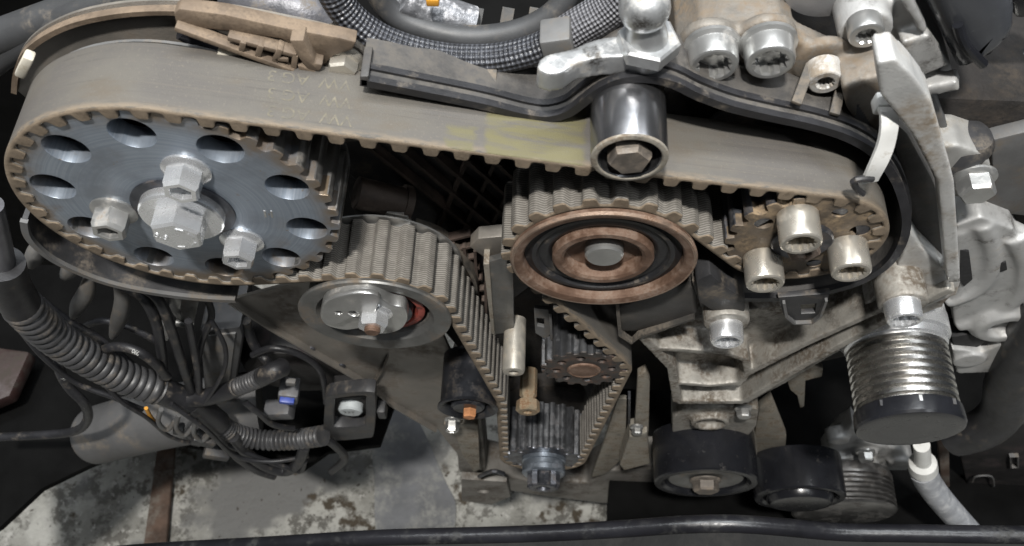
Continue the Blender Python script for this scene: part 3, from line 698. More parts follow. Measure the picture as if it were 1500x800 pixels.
def upper_cover():
    t = thing('belt_cover', 'black plastic rear belt cover with raised rubber lip curving over the guide roller', 'cover', (60, 40, 80))
    px = [(527, 124), (600, 138), (700, 158), (770, 175), (805, 178), (835, 170), (860, 152), (885, 134), (915, 122), (950, 120), (985, 128), (1020, 145), (1070, 163), (1130, 177), (1190, 190), (1240, 206), (1277, 228), (1303, 258), (1318, 292), (1324, 328), (1316, 362), (1293, 392), (1252, 416), (1195, 431), (1130, 438), (1070, 436), (1032, 428)]
    Y = [15]*14+[14.5, 13, 11, 8, 5, 3, 1, 0, -1, -1, -1, -1, -1]
    P = [W(a, b_, y) for (a, b_), y in zip(px, Y)]
    Q = spline(P, 2.5); path = [(v.x, v.z) for v in Q]; yf = [v.y for v in Q]
    MB().ribbon(path, 2.2, [y+2.5 for y in yf], [max(28, y+20) if v[0] < 112 else 40 for v, y in zip(path, yf)]).build('wall', 'plastic_dusty2', t, 50)
    MB().ribbon(path, 3.0, yf, [y+2.4 for y in yf], off=-0.6).build('lip', 'rubber', t, 50)
    MB().ribbon(path, 1.6, [y+4.2 for y in yf], [y+6.4 for y in yf], off=1.6).build('lip_bead', 'rubber', t, 50)
    # back panel in the pump pocket
    c = ring_pts(PUMP[0]+2, PUMP[1]+3, 40, 48); plate('pocket_panel', c, [], 34, 36, 'plastic_black', t)
    # upright ribs on the outside of the wall
    for (a, b_) in (((722, 92), (716, 152)), ((930, 66), (938, 112)), ((1172, 128), (1166, 152)), ((1232, 118), (1222, 168))):
        p = W(*a, 32); q = W(*b_, 18); p.z = max(p.z, q.z+2)
        MB().bar(p, q, 1.5, 3.2, up=(1, 0, 0), bev=0.3).build('rib', 'plastic_dusty', t)
    MB().prism(pp([(527, 112), (540, 112), (540, 128), (527, 126)], 15), 15, 27, 0.5).build('end_cheek', 'plastic_dusty2', t)
    # hump over the roller, filled back
    # lower tongue with the square window
    Yt = -3.0
    tn = pp([(1140, 436), (1216, 430), (1204, 462), (1190, 471), (1162, 472), (1148, 462)], Yt)
    wn = pp([(1173, 447), (1196, 445), (1194, 459), (1174, 460)], Yt)
    plate('clip_tongue', tn, [wn], Yt, Yt+2.5, 'plastic_black', t, 0.4)
    MB().ribbon(pp([(1146, 440), (1150, 461), (1163, 471), (1190, 470), (1203, 460), (1212, 436)], Yt), 1.0, Yt-1.6, Yt).build('clip_rim', 'plastic_grey', t)
    # skirt in front of the lip at the bottom
    sk = spl2(pp([(1020, 400), (1035, 392), (1058, 408), (1110, 424), (1180, 424), (1250, 406), (1290, 380), (1318, 330), (1326, 345), (1300, 396), (1255, 424), (1190, 440), (1110, 447), (1040, 440), (1020, 425)], -1.5), 2, True)
    # left shoulder
    MB().prism(pp([(1018, 398), (1040, 388), (1062, 408), (1090, 424), (1090, 446), (1040, 442), (1022, 430)], 2), -2, 22, 1.2).build('shoulder', 'plastic_black', t)
upper_cover()

def left_cover():
    t = thing('belt_cover', 'brown dusty rear cover rim arching behind the largest sprocket', 'cover', (CAM[0], 36, CAM[1]))
    px = [(19, 128), (22, 100), (34, 72), (62, 47), (110, 25), (180, 11), (260, 8), (340, 17), (420, 32), (490, 48), (522, 60)]
    path = [(v.x, v.z) for v in spline([W(a, b_, 38) for a, b_ in px], 2.5)]
    MB().ribbon(path, 1.8, 35.5, 40, off=-1.8).build('rim', 'brown_plastic', t, 50)
    inner = path+[(CAM[0]+70, 30), (CAM[0]-50, 10)]
    MB().prism(inner, 38.2, 41).build('panel', 'brown_sheet', t)
    MB().bar(W(30, 108, 28), W(44, 80, 28), 3.2, 4, bev=0.8).build('clip', 'cream_plastic', t)
    MB().lathe([(0, 50), (1, 53.5), (2, 53.5), (2, 50)], (CAM[0], 29, CAM[1]), OUT, 72).build('inner_ring', 'plastic_grey', t)
left_cover()

def lattice_bracket():
    t = thing('cable_bracket', 'brown brittle plastic bracket with ladder-like openings above the belt', 'bracket', W(400, 70, 28))
    Y = 26
    MB().prism(pp([(254, 20), (262, 13), (330, 22), (420, 42), (498, 56), (522, 62), (516, 74), (490, 82), (470, 100), (455, 96), (440, 74), (412, 58), (330, 46), (258, 38)], Y), Y, Y+5, 0.7).build('top_flange', 'brown_plastic', t)
    A = [W(258, 36, Y-1), W(330, 60, Y-1), W(432, 100, Y-3)]
    MB().bar(A[0], A[2], 2.0, 4, bev=0.4).build('lower_rail', 'brown_plastic', t)
    MB().bar(W(335, 50, Y-1), W(436, 76, Y-2), 1.8, 4, bev=0.4).build('upper_rail', 'brown_plastic', t)
    for a, b_ in (((358, 56), (355, 68)), ((384, 61), (378, 78)), ((412, 66), (400, 92)), ((434, 75), (430, 102))):
        MB().bar(W(*a, Y-2), W(*b_, Y-2), 1.8, 4, bev=0.3).build('rung', 'brown_plastic', t)
    MB().bar(W(404, 80, Y-2), W(424, 82, Y-2), 1.6, 4, bev=0.3).build('rung', 'brown_plastic', t)
    MB().prism(pp([(425, 52), (446, 52), (462, 86), (474, 88), (470, 98), (452, 96), (436, 74)], Y-2), Y-4, Y+2, 0.6).build('latch', 'brown_plastic', t)
    MB().prism(pp([(436, 92), (462, 100), (466, 106), (440, 104)], Y-3), Y-4, Y+1, 0.4).build('foot', 'brown_plastic', t)
lattice_bracket()
def sensor():
    t = thing('cam_sensor', 'black sensor rod with a white sleeve under the brown bracket', 'sensor', W(320, 70, 29))
    MB().tube([W(268, 40, 33), W(300, 58, 33), W(322, 68, 33)], 4.2, smooth=False).build('sensor_body', 'gloss_black', t)
    c = W(337, 75, 27); a = (W(352, 80, 27)-W(322, 70, 27)).normalized()
    MB().lathe([(-3.4, 0), (-3.4, 3.6), (3.2, 3.9), (3.6, 3.4), (3.6, 0)], c, a, 28).build('sleeve', 'cream_plastic', t, 40)
    MB().tube([W(352, 80, 30), W(430, 104, 30)], 2.2, smooth=False).build('lead', 'rubber', t)
sensor()
o = thing('hex_bolt', 'pale hex flange bolt between the brown bracket and the black cover', 'bolt', W(500, 95, 30))
c = W(502, 98, 26); hex_bolt(o, (c.x, 29, c.z), 5.0, 5.0, 'zinc_tan', 6.4, 1.8, rot=0.2, name='head')
MB().lathe([(0, 0), (0, 7.6), (9, 7.6), (9, 6.9), (1, 6.9)], (c.x, 38, c.z), OUT, 36).build('recess', 'plastic_dusty', o)

def rear_plate():
    t = thing('rear_belt_plate', 'brown-grey pressed metal plate behind the tensioner', 'plate', W(500, 480, 28))
    ol = pp([(338, 440), (420, 418), (480, 395), (560, 400), (640, 470), (672, 540), (700, 620), (705, 690), (672, 668), (640, 628), (575, 590), (548, 566), (470, 520), (395, 476)], 29)
    plate('sheet', ol, [], 29, 31, 'brown_sheet', t, 0.4)
    MB().ribbon(pp([(338, 441), (395, 478), (470, 522), (548, 568), (575, 592), (640, 630)], 27), -1.4, 25.5, 31).build('flange', 'brown_sheet', t)
    MB().ribbon(pp([(566, 522), (558, 540), (548, 556)], 28), 1.2, 26.5, 29).build('bead', 'plastic_dusty', t)
    for a in ((455, 480), (500, 505)): washer(t, W(a[0], a[1]+30, 29), 2.4, 0.9, 1.2, 'steel_dark', 'rivet')
rear_plate()
def sprocket_guard():
    """thin dark guard lip under the large sprocket"""
    t = thing('lower_guard', 'thin black guard strip under the largest sprocket', 'guard', W(180, 400, 10))
    px = [(40, 322), (46, 345), (72, 371), (110, 392), (160, 411), (220, 424), (290, 433), (345, 436)]
    Q = spline([W(a, b_, 6) for a, b_ in px], 2.5); path = [(v.x, v.z) for v in Q]
    MB().ribbon(path, -1.8, 6, 34).build('strip', 'plastic_black', t, 50)
    MB().ribbon(path, -2.6, 4.5, 6.2, off=0.4).build('strip_edge', 'plastic_grey', t, 50)
    pr = [(px_+0, 0) for px_ in ()]
    MB().prism([(v.x, v.z) for v in Q]+[(CAM[0]+40, CAM[1]+10), (CAM[0]-52, CAM[1]+8)], 33, 35).build('back_panel', 'plastic_black', t)
    MB().lathe([(0, 12), (0, 48.4), (-1.5, 48.4), (-1.5, 12)], (CAM[0], 22, CAM[1]), OUT, 64).build('shade_disc', 'void_black', t)  # black disc added so the sprocket holes look filled with shade
sprocket_guard()

# ================================================================== engine mount: cast aluminium bracket on the right
def mount():
    t = thing('engine_mount_bracket', 'large cast aluminium engine mount bracket with ribs at right', 'bracket', W(1150, 520, 10))
    b = MB()
    # lower wedge with ribs (front face plane y = 4)
    Y = 4
    b.prism(pp([(940, 492), (1010, 470), (1100, 452), (1240, 440), (1340, 405), (1398, 396), (1400, 425), (1380, 450), (1300, 478), (1220, 520), (1150, 562), (1092, 592), (990, 592), (985, 548)], Y+12), Y+12, Y+30)
    def rib(pts, w, d0=Y, d1=Y+16):
        w3 = [W(a, c_, Y) for a, c_ in pts]
        for p, q in zip(w3, w3[1:]):
            b.bar(Vector((p.x, (d0+d1)/2, p.z)), Vector((q.x, (d0+d1)/2, q.z)), w, d1-d0)
    rib([(942, 494), (962, 512), (1060, 518), (1092, 528), (1096, 548), (1080, 566)], 3.6)
    rib([(942, 496), (984, 540), (992, 590), (1090, 590), (1180, 535), (1300, 470), (1395, 425)], 4.6)
    rib([(1096, 548), (1180, 505), (1290, 455), (1330, 440)], 4.0)
    rib([(992, 562), (1040, 566), (1080, 562)], 3.2)
    rib([(942, 494), (1005, 470)], 3.4)
    # bosses for the two lower bolts
    for (a, c_) in ((1064, 468), (1322, 440)):
        p = W(a, c_, -2); b.lathe([(-30, 0), (-30, 10), (2, 9.2), (2, 0)], (p.x, -2+0.0, p.z), OUT, 28)
    o = cast(b, 'casting', 'aluminium_dirty', t, 0.8, 3)
    b = MB()
    b.prism(pp([(1284, 92), (1311, 86), (1340, 114), (1364, 148), (1398, 268), (1407, 414), (1388, 414), (1374, 268), (1338, 200), (1310, 164), (1290, 140)], 2), 2, 12)
    b.prism(pp([(1333, 338), (1348, 362), (1390, 404), (1407, 412), (1402, 432), (1376, 442), (1345, 455), (1290, 464), (1255, 458), (1300, 420), (1322, 372)], 8), 8, 26)
    cast(b, 'arm', 'aluminium', t, 0.75, 2)
    d = MB(); d.prism(pp([(1300, 168), (1330, 196), (1366, 262), (1382, 300), (1390, 396), (1350, 376), (1332, 340), (1326, 280)], 16), 16, 22, 1).build('web', 'web_dark', t)
    for (a, c_), h in (((1064, 484), 0), ((1322, 452), 0)):
        p = W(a, c_, -6); socket_bolt(t, (p.x, -2, p.z), 6.6, 9.5, 'zinc', flange=7.4, sock=0.72)
mount()

def upper_mount():
    t = thing('head_bracket', 'tan dirty aluminium bracket with two large socket bolts at the top', 'bracket', W(1120, 90, 40))
    b = MB(); Y = 34
    b.prism(pp([(985, 125), (992, 84), (1028, 54), (1060, 46), (1145, 42), (1166, 58), (1166, 150), (1100, 146)], Y), Y, Y+44)
    b.prism(pp([(1160, 56), (1210, 78), (1286, 114), (1312, 165), (1302, 205), (1270, 190), (1225, 165), (1160, 150)], Y), Y, Y+9)
    b.prism(pp([(1232, 128), (1262, 118), (1302, 108), (1318, 150), (1320, 232), (1292, 222), (1264, 196), (1240, 160)], 21), 21, 38)
    for (a, c_) in ((1040, 78), (1124, 72), (1207, 104)):
        p = W(a, c_, 30); b.lathe([(-4, 0), (-4, 9.4), (0, 9.0), (0, 0)], (p.x, 32.6, p.z), OUT, 28)
    cast(b, 'casting', 'aluminium_tan', t, 0.9, 5)
    for (a, c_, r, h, sk) in ((1046, 98, 7.4, 8.5, 0.66), (1129, 93, 7.4, 8.5, 0.66), (1209, 122, 5.2, 6.5, 0.5)):
        p = W(a, c_, 32-h); socket_bolt(t, (p.x, 32, p.z), r, h, 'zinc_dull' if r > 6 else 'aluminium', flange=r*1.18 if r > 6 else r*1.1, sock=sk)
    # dark gusset below
    MB().prism(pp([(1250, 150), (1290, 150), (1290, 205), (1262, 215), (1250, 190)], 21), 21, 30, 1).build('gusset', 'plastic_black', t)
upper_mount()

def zip_tie():
    t = thing('cable_tie', 'white cable tie strap hooked over the right end of the cover', 'cable tie', W(1290, 210, 2))
    P = [W(1296, 150, 10), W(1303, 162, 6), W(1304, 185, 3), (W(1298, 215, 1)), W(1284, 248, -1), W(1274, 268, -1)]
    Q = spline(P, 2.0); V = []; b = MB()
    for i, p in enumerate(Q):
        tg = (Q[min(i+1, len(Q)-1)]-Q[max(i-1, 0)]).normalized(); s = tg.cross(CV).normalized(); n = s.cross(tg).normalized()
        V.append([b.bm.verts.new((p+s*a+n*c)*S) for a, c in ((-2.6, 0), (2.6, 0), (2.6, 1.3), (-2.6, 1.3))])
    for A, B in zip(V, V[1:]):
        for k in range(4): b.face([A[k], A[(k+1) % 4], B[(k+1) % 4], B[k]])
    b.face(V[0][::-1]); b.face(V[-1]); b.build('strap', 'white_plastic', t)
    MB().tube([W(1278, 262, -1), W(1262, 262, -2), W(1250, 266, -2), W(1256, 278, -2), W(1264, 284, -2)], 1.1, 8).build('hook', 'plastic_black', t)
    MB().box(W(1294, 152, 10), (5.5, 5, 5), None, 0.8).build('lock_head', 'white_plastic', t)
zip_tie()

# ================================================================== alternator
ALT = (177.2, -75.5)
def alternator():
    t = thing('alternator', 'pale cast alternator with ribbed pulley at the right edge', 'alternator', (ALT[0], 30, ALT[1]))
    def lz(prof, nm, m, n=72, ang=28): return MB().lathe(prof, (ALT[0], 0, ALT[1]), OUT, n).build(nm, m, t, ang)
    r = 20.5; pr = [(-22, 0), (-22, 21.5), (-8.5, 21.5), (-8, 22.8), (-5.5, 22.8), (-5, 21.0), (-1.5, 20.8)]
    lz([(-30, 0), (-30, 23.6), (-24, 23.9), (-22.5, 24.2), (-14, 24.2), (-13, 23), (-10, 22.4), (-9, 21), (-9, 0)], 'pulley_collar', 'zinc', 72)
    rb = [(-9, 21)]
    for k in range(8):
        y = -8.5+k*3.6; rb += [(y, 21.4), (y+0.2, 21.8), (y+1.7, 21.8), (y+1.9, 21.4), (y+2.4, 19.3), (y+3.0, 19.3), (y+3.5, 21.2)]
    lz(rb+[(20.4, 20.5), (20.4, 0)], 'ribbed_pulley', 'steel_polished', 96)
    cp = lz([(20.2, 21.8), (20.8, 22.6), (24, 22.9), (27.4, 23.0), (28.6, 22.4), (29.0, 21.0), (28.6, 14), (28.2, 0)], 'cap', 'gloss_black')
    for a in (100, 60, 140): 
        q = math.radians(a); MB().box((ALT[0]+22.8*math.cos(q), -22.5, ALT[1]+22.7*math.sin(q)), (1.4, 2.6, 1.0)).build('cap_clip', 'zinc_dull' if a == 100 else 'plastic_black', cp)
    # housing: cast drum with arms and cooling windows
    b = MB(); Y = 31
    b.prism(pp([(1400, 330), (1438, 318), (1486, 336), (1506, 380), (1540, 440), (1520, 505), (1440, 488), (1398, 478), (1390, 420)], Y), Y, Y+50)
    def ridge(pts, r, yy=Y+2.5): b.tube([W(a, c_, yy) for a, c_ in pts], r, 12, 4)
    ridge([(1438, 322), (1452, 360), (1446, 400), (1420, 424), (1384, 436)], 5.0)
    ridge([(1484, 340), (1500, 380), (1490, 424), (1450, 456), (1400, 470)], 5.5)
    ridge([(1404, 332), (1398, 380), (1398, 430)], 4.0)
    ridge([(1460, 330), (1474, 372), (1470, 410)], 3.0)
    ridge([(1500, 400), (1512, 450), (1490, 490), (1452, 480)], 4.5)
    p = W(1474, 470, Y); b.lathe([(-30, 0), (-30, 17), (0, 17), (3, 14), (3, 9), (-2, 8), (-2, 0)], (p.x, Y-2, p.z), OUT, 36)
    b.prism(pp([(1394, 512), (1440, 516), (1478, 500), (1490, 520), (1450, 546), (1402, 548)], Y-4), Y-4, Y+20)
    p = W(1420, 530, Y-6); b.lathe([(-20, 0), (-20, 8), (0, 8), (0, 0)], (p.x, Y-6, p.z), OUT, 28)
    cast(b, 'housing', 'aluminium_clean', t, 1.0, 6)
    for pts in ([(1406, 366), (1420, 370), (1425, 410), (1412, 421), (1406, 412)], [(1394, 494), (1446, 486), (1456, 496), (1430, 510), (1396, 508)], [(1462, 386), (1474, 384), (1476, 396), (1464, 400)]):
        MB().prism(pp(pts, 29.6), 29.6, 40, 0.5).build('dark_opening', 'hole_dark', t)  # solid dark blocks, shade of the slots and the gap given by colour
alternator()

# ================================================================== auxiliary drive: idlers and compressor
def aux_idler(c, r, y0, y1, label, m1, front):
    t = thing('accessory_idler', label, 'pulley', (c[0], y1, c[1]))
    MB().lathe([(-y1, r*0.5), (-y1, r*0.99), (-y1+1, r), (-y0-1.0, r), (-y0, r*0.975), (-y0, r*0.86), (-y0-1.6, r*0.8), (-y0-5, r*0.78), (-y0-5, 0)], (c[0], 0, c[1]), OUT, 80).build('rim', m1, t, 28)
    front(t); return t
def f1(t):
    c = ID1; MB().lathe([(4, 24), (6.2, 22.5), (6.8, 15), (5.5, 12), (5.0, 0)], (c[0], 0, c[1]), OUT, 56).build('dust_cover', 'steel_dull', t, 30)
    hex_bolt(t, (c[0], -6.5, c[1]-1), 8.0, 6.5, 'bolt_brown', 9.6, 1.5, rot=0.1)
def f2(t):
    c = ID2; MB().lathe([(6, 21), (10, 20.5), (12.5, 19), (13, 16), (12.4, 0)], (c[0], 0, c[1]), OUT, 56).build('dust_cap', 'gloss_black', t, 30)
ID1, ID2 = (124.9, -245.0), (190.7, -271.0)
aux_idler(ID1, 31.6, -9, 22, 'black smooth idler with a hex bolt at the bottom, left of a pair', 'gloss_black', f1)
aux_idler(ID2, 28.5, -9, 18, 'black smooth idler with a closed cap at the bottom, right of a pair', 'gloss_black', f2)
def tension_arm():
    t = thing('idler_carrier', 'cast arm with a round boss above the black bottom idler', 'carrier', W(1040, 620, 20))
    b = MB()
    b.prism(pp([(985, 612), (1000, 600), (1090, 596), (1112, 600), (1108, 625), (1095, 640), (1110, 668), (985, 668)], 16), 16, 34)
    p = W(1040, 622, 12); b.lathe([(-20, 8), (-20, 11.5), (2, 11), (2, 8), (-20, 8)], (p.x, 14, p.z), OUT, 32)
    cast(b, 'arm', 'aluminium_dirty', t, 1.0, 4)
    MB().lathe([(0, 8.5), (0, 0)], (p.x, 22, p.z), OUT, 32).build('bore', 'hole_dark', t)
    q = W(1090, 612, 10); hex_bolt(t, (q.x, 16, q.z), 4, 5, 'zinc_dull', 5)
    MB().prism(pp([(1112, 600), (1130, 585), (1152, 640), (1150, 668), (1100, 668)], 30), 30, 36, 1).build('fin', 'pale_metal', t)
tension_arm()
def compressor():
    AC = XZ(1236, 752, -2); rr = 74*mmpp(1236, 752, -2)
    t = thing('air_compressor', 'pale cast compressor with ribbed pulley below the alternator', 'compressor', (AC[0], 40, AC[1]))
    pr = [(-26, 0), (-26, rr*0.96), (-22, rr), (-20, rr)]
    for k in range(6):
        y = -19+k*3.4; pr += [(y, rr), (y+0.6, rr), (y+1.5, rr-2.6), (y+2.0, rr-2.6), (y+2.9, rr)]
    MB().lathe(pr+[(2, rr*0.97), (3, rr*0.9), (3, 0)], (AC[0], 0, AC[1]), OUT, 96).build('ribbed_pulley', 'steel_dull2', t, 28)
    b = MB(); Y = 34
    b.prism(pp([(1205, 668), (1228, 640), (1250, 622), (1268, 648), (1320, 660), (1338, 676), (1330, 690), (1290, 690), (1282, 705), (1220, 700)], Y), Y, Y+14)
    b.lathe([(-12, 0), (-12, rr*0.8), (0, rr*0.8), (0, 0)], (AC[0], 28, AC[1]), OUT, 40)
    for a in ((1270, 668), (1228, 648), (1318, 680)):
        p = W(*a, 30); b.lathe([(-10, 0), (-10, 8), (0, 7.4), (0, 0)], (p.x, 30, p.z), OUT, 24)
    cast(b, 'housing', 'aluminium_clean', t, 1.3, 4)
    p = W(1269, 672, 24); hex_bolt(t, (p.x, 29, p.z), 5.2, 6, 'zinc_dull', 6.4)
compressor()

def centre_bits():
    t = thing('coolant_pipe', 'dull brown pipe stub in the dark gap beside the large sprocket', 'pipe', W(560, 290, 34))
    MB().tube([W(522, 282, 34), W(600, 300, 36)], 6.5, 20, smooth=False).build('tube', 'pipe_brown', t)
    MB().lathe([(0, 0), (0, 8), (3, 8), (3, 0)], W(598, 300, 36), (W(522, 282, 34)-W(598, 300, 36)), 24).build('collar', 'pipe_brown', t)
    t = thing('tensioner_stop', 'small silver bent stop tab above the tensioner', 'tab', W(575, 330, 26))
    MB().prism(pp([(541, 336), (560, 326), (566, 312), (598, 318), (604, 336), (598, 345), (575, 342)], 28), 28, 31, 0.5).build('tab', 'steel_dull', t)
    MB().bar(W(576, 334, 26), W(602, 328, 26), 2.0, 4, bev=0.4).build('fold', 'zinc_dull', t)
    MB().bar(W(542, 334, 26), W(560, 326, 26), 1.6, 4, bev=0.4).build('fold', 'zinc_dull', t)
    t = thing('inner_rib_panel', 'brown ribbed inner panel beside the folded bracket', 'panel', W(680, 380, 34))
    MB().prism(pp([(622, 352), (650, 345), (700, 392), (712, 470), (690, 450), (660, 400)], 36), 36, 39, 0.6).build('panel', 'pipe_brown', t)
    for k in range(7):
        a = W(640+k*11, 352+k*14, 34); c = W(690+k*4, 340+k*16, 34); MB().bar(a, c, 1.3, 4).build('rib', 'rib_lit', t)
    for k in range(5):
        a = W(648+k*16, 345+k*6, 33.6); c = W(668+k*11, 415+k*10, 33.6); MB().bar(a, c, 1.3, 4).build('rib', 'rib_lit', t)
    MB().ribbon(spl2(pp([(606, 340), (640, 352), (676, 380), (694, 412), (692, 440)], 30), 2), 1.6, 28, 36).build('arc_rim', 'plastic_dusty', t)
mat('pipe_brown', (0.05, 0.036, 0.028), 0.65, 0.1, 0.3, 9, GRIME, 0.4, 9, 0.3, 1)
mat('rib_lit', (0.085, 0.06, 0.048), 0.7, 0, 0.3, 9, GRIME, 0.4, 9, 0.3, 1)  # lighter copy of the rib brown, light put into the colour
centre_bits()

mat('gloss_cover', (0.05, 0.053, 0.06), 0.2, 0, 0.15, 20, (0.12, 0.12, 0.12), 0.06, 5, 0.05, 2)
mat('stain_brown', (0.11, 0.09, 0.06), 0.7, 0, 0.35, 40, (0.2, 0.18, 0.14), 0.4, 40, 0.3, 3)
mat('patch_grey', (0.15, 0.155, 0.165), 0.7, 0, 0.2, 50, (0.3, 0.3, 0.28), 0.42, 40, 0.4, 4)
mat('gloss_black2', (0.009, 0.009, 0.011), 0.3, 0, 0.3, 30, (0.018, 0.018, 0.017), 0.3, 14, 0.15, 3)
mat('plastic_grey2', (0.012, 0.012, 0.012), 0.75, 0, 0.3, 40, (0.02, 0.019, 0.018), 0.4, 30, 0.4, 2, spec=0.15)
mat('sump_grey', (0.20, 0.19, 0.175), 0.6, 0.3, 0.25, 26, (0.09, 0.075, 0.06), 0.45, 24, 0.4, 1.2)
mat('zinc_tan2', (0.36, 0.34, 0.30), 0.45, 0.5, 0.15, 8, (0.25, 0.21, 0.16), 0.4, 8, 0.15, 0.8)
mat('pin_rust', (0.27, 0.22, 0.15), 0.65, 0.3, 0.25, 6, (0.16, 0.085, 0.04), 0.5, 6, 0.4, 0.8)
mat('hose_soft', (0.04, 0.041, 0.043), 0.5, 0, 0.15, 20, DUST, 0.2, 12, 0.1, 1)
mat('foil', (0.22, 0.225, 0.24), 0.3, 0.5, 0.35, 4, (0.5, 0.5, 0.52), 0.35, 3, 0.5, 1.2)
mat('zinc_sat', (0.5, 0.51, 0.515), 0.36, 0.75, 0.12, 10, (0.3, 0.27, 0.23), 0.3, 10, 0.2, 0.8, grime=0.3)
mat('sat_grey', (0.30, 0.30, 0.31), 0.42, 0.5, 0.12, 20, DUST, 0.25, 16, 0.1, 1)
mat('aluminium_dirty2', (0.40, 0.395, 0.38), 0.5, 0.5, 0.15, 12, (0.2, 0.18, 0.15), 0.35, 10, 0.3, 0.9)
mat('speckled', (0.022, 0.022, 0.024), 0.35, 0, 0.3, 20, (0.3, 0.3, 0.3), 0.03, 3, 0.1, 2)
mat('foil_dark', (0.10, 0.10, 0.11), 0.4, 0.3, 0.35, 10, DUST, 0.3, 8, 0.3, 2)
mat('plastic_void', (0.014, 0.013, 0.013), 0.6, 0, 0.3, 20, (0.03, 0.02, 0.02), 0.3, 20, 0.2, 2)
mat('conduit', (0.045, 0.045, 0.047), 0.42, 0, 0.25, 14, DUST, 0.25, 12, 0.1, 1)
mat('sat_dark', (0.12, 0.12, 0.13), 0.35, 0.4, 0.2, 14, DUST, 0.25, 12, 0.1, 1)
mat('blade_grey', (0.09, 0.088, 0.085), 0.6, 0, 0.2, 14, DUST, 0.3, 12, 0.2, 1)
mat('bottle_grey', (0.075, 0.074, 0.074), 0.6, 0, 0.15, 30, DUST, 0.2, 20, 0.15, 1)
mat('box_grey', (0.06, 0.06, 0.062), 0.5, 0, 0.2, 20, DUST, 0.2, 12, 0.2, 1)
mat('plug_grey', (0.09, 0.09, 0.095), 0.5, 0, 0.2, 10, DUST, 0.2, 8, 0.2, 1)
mat('insert_grey', (0.42, 0.45, 0.46), 0.5, 0.1, 0.08, 8, DUST, 0.15, 6, 0.1, 0.8)

# ================================================================== below the engine: shields, beams, floor pieces
def zslab(name, px, Z, th, m, parent=None, bev=0.0):
    """horizontal slab, outline given on the plane z = Z"""
    b = MB(); P = [WZ(a, c, Z) for a, c in px]; n = len(P)
    A = [b.bm.verts.new(p*S) for p in P]; B = [b.bm.verts.new((p-Vector((0, 0, th)))*S) for p in P]
    b.face(A); b.face(B[::-1])
    for i in range(n): b.face([A[i], B[i], B[(i+1) % n], A[(i+1) % n]])
    bmesh.ops.recalc_face_normals(b.bm, faces=b.bm.faces[:])
    if bev: bmesh.ops.bevel(b.bm, geom=b.bm.edges[:], offset=bev*S, segments=2, profile=0.5, affect='EDGES')
    return b.build(name, m, parent)
def smooth_px(px, k=6):
    v = [(p.x, p.z) for p in spline([Vector((a, 0, c)) for a, c in px], 8, True)]; return v
tag(zslab('splash_shield', [(-120, 380), (340, 400), (600, 540), (575, 600), (556, 652), (480, 662), (440, 690), (380, 690), (335, 664), (230, 645), (130, 682), (60, 716), (0, 772), (-120, 850)], -330, 6, 'void_black'), 'black splash shield under the wiring at lower left', 'shield')
tag(zslab('splash_shield', [(890, 745), (905, 560), (1000, 480), (1650, 420), (1650, 900), (890, 900)], -400, 6, 'void_black'), 'black splash shield below the alternator at lower right', 'shield')
tag(zslab('steel_strip', [(232, 640), (258, 620), (242, 810), (208, 810)], -606, 8, 'rust_dark', None, 1.5), 'rusty flat steel strip across the floor at lower left', 'strip')
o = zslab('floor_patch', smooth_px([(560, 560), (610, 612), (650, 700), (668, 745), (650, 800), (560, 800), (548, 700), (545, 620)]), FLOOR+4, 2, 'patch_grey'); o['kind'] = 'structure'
tag(zslab('subframe_beam', [(-60, 500), (44, 514), (14, 580), (-60, 610)], -300, 14, 'red_paint', None, 3), 'dark red painted subframe beam at the left edge', 'beam')

def front_rail():
    t = thing('body_rail', 'black painted body rail along the bottom edge', 'rail', W(750, 800, -75))
    px = [(-120, 842), (60, 822), (200, 808), (400, 797), (560, 788), (760, 783), (900, 776), (1000, 769), (1080, 768), (1150, 773), (1230, 780), (1350, 782), (1620, 786)]
    Y = -72; P = [W(a, c, Y) for a, c in px]
    MB().tube(P, 13*mmpp(750, 770, Y), 20, 4).build('rolled_edge', 'gloss_black2', t)
    Q = spline(P, 6); b = MB(); V = []
    for p in Q: V.append([b.bm.verts.new(Vector(q)*S) for q in ((p.x, p.y-1, p.z+0.5), (p.x, p.y-55, p.z+1), (p.x, p.y-55, p.z-4), (p.x, p.y-1, p.z-4))])
    for A, B in zip(V, V[1:]):
        for k in range(4): b.face([A[k], A[(k+1) % 4], B[(k+1) % 4], B[k]])
    b.build('flat_top', 'plastic_grey2', t)
front_rail()

def oil_pan():
    t = thing('oil_pan', 'grey cast sump flange below the crankshaft sprocket', 'oil pan', W(820, 710, 36))
    b = MB(); Y = 34
    b.prism(pp([(660, 560), (700, 560), (712, 690), (780, 706), (860, 708), (890, 690), (975, 686), (985, 705), (968, 735), (885, 738), (800, 728), (700, 712), (672, 690)], Y), Y, Y+26)
    cast(b, 'sump', 'sump_grey', t, 1.2, 3)
    MB().lathe([(-6, 0), (-6, 37), (2, 36), (3.5, 33), (3.5, 0)], (CRK[0]+4, 34, CRK[1]+4), OUT, 64).build('seal_housing', 'cast_iron', t, 30)
oil_pan()
def low_bracket():
    t = thing('sump_bracket', 'small pale bracket with a silver screw below the black guide roller', 'bracket', W(680, 650, 28))
    MB().prism(pp([(650, 622), (700, 622), (703, 688), (694, 692), (676, 664), (668, 640)], 24), 24, 28, 0.6).build('tab', 'pale_metal', t)
    p = W(662, 628, 18); hex_bolt(t, (p.x, 24, p.z), 4.4, 7, 'zinc_dull', 5.2, sock=0.5, name='screw')
low_bracket()
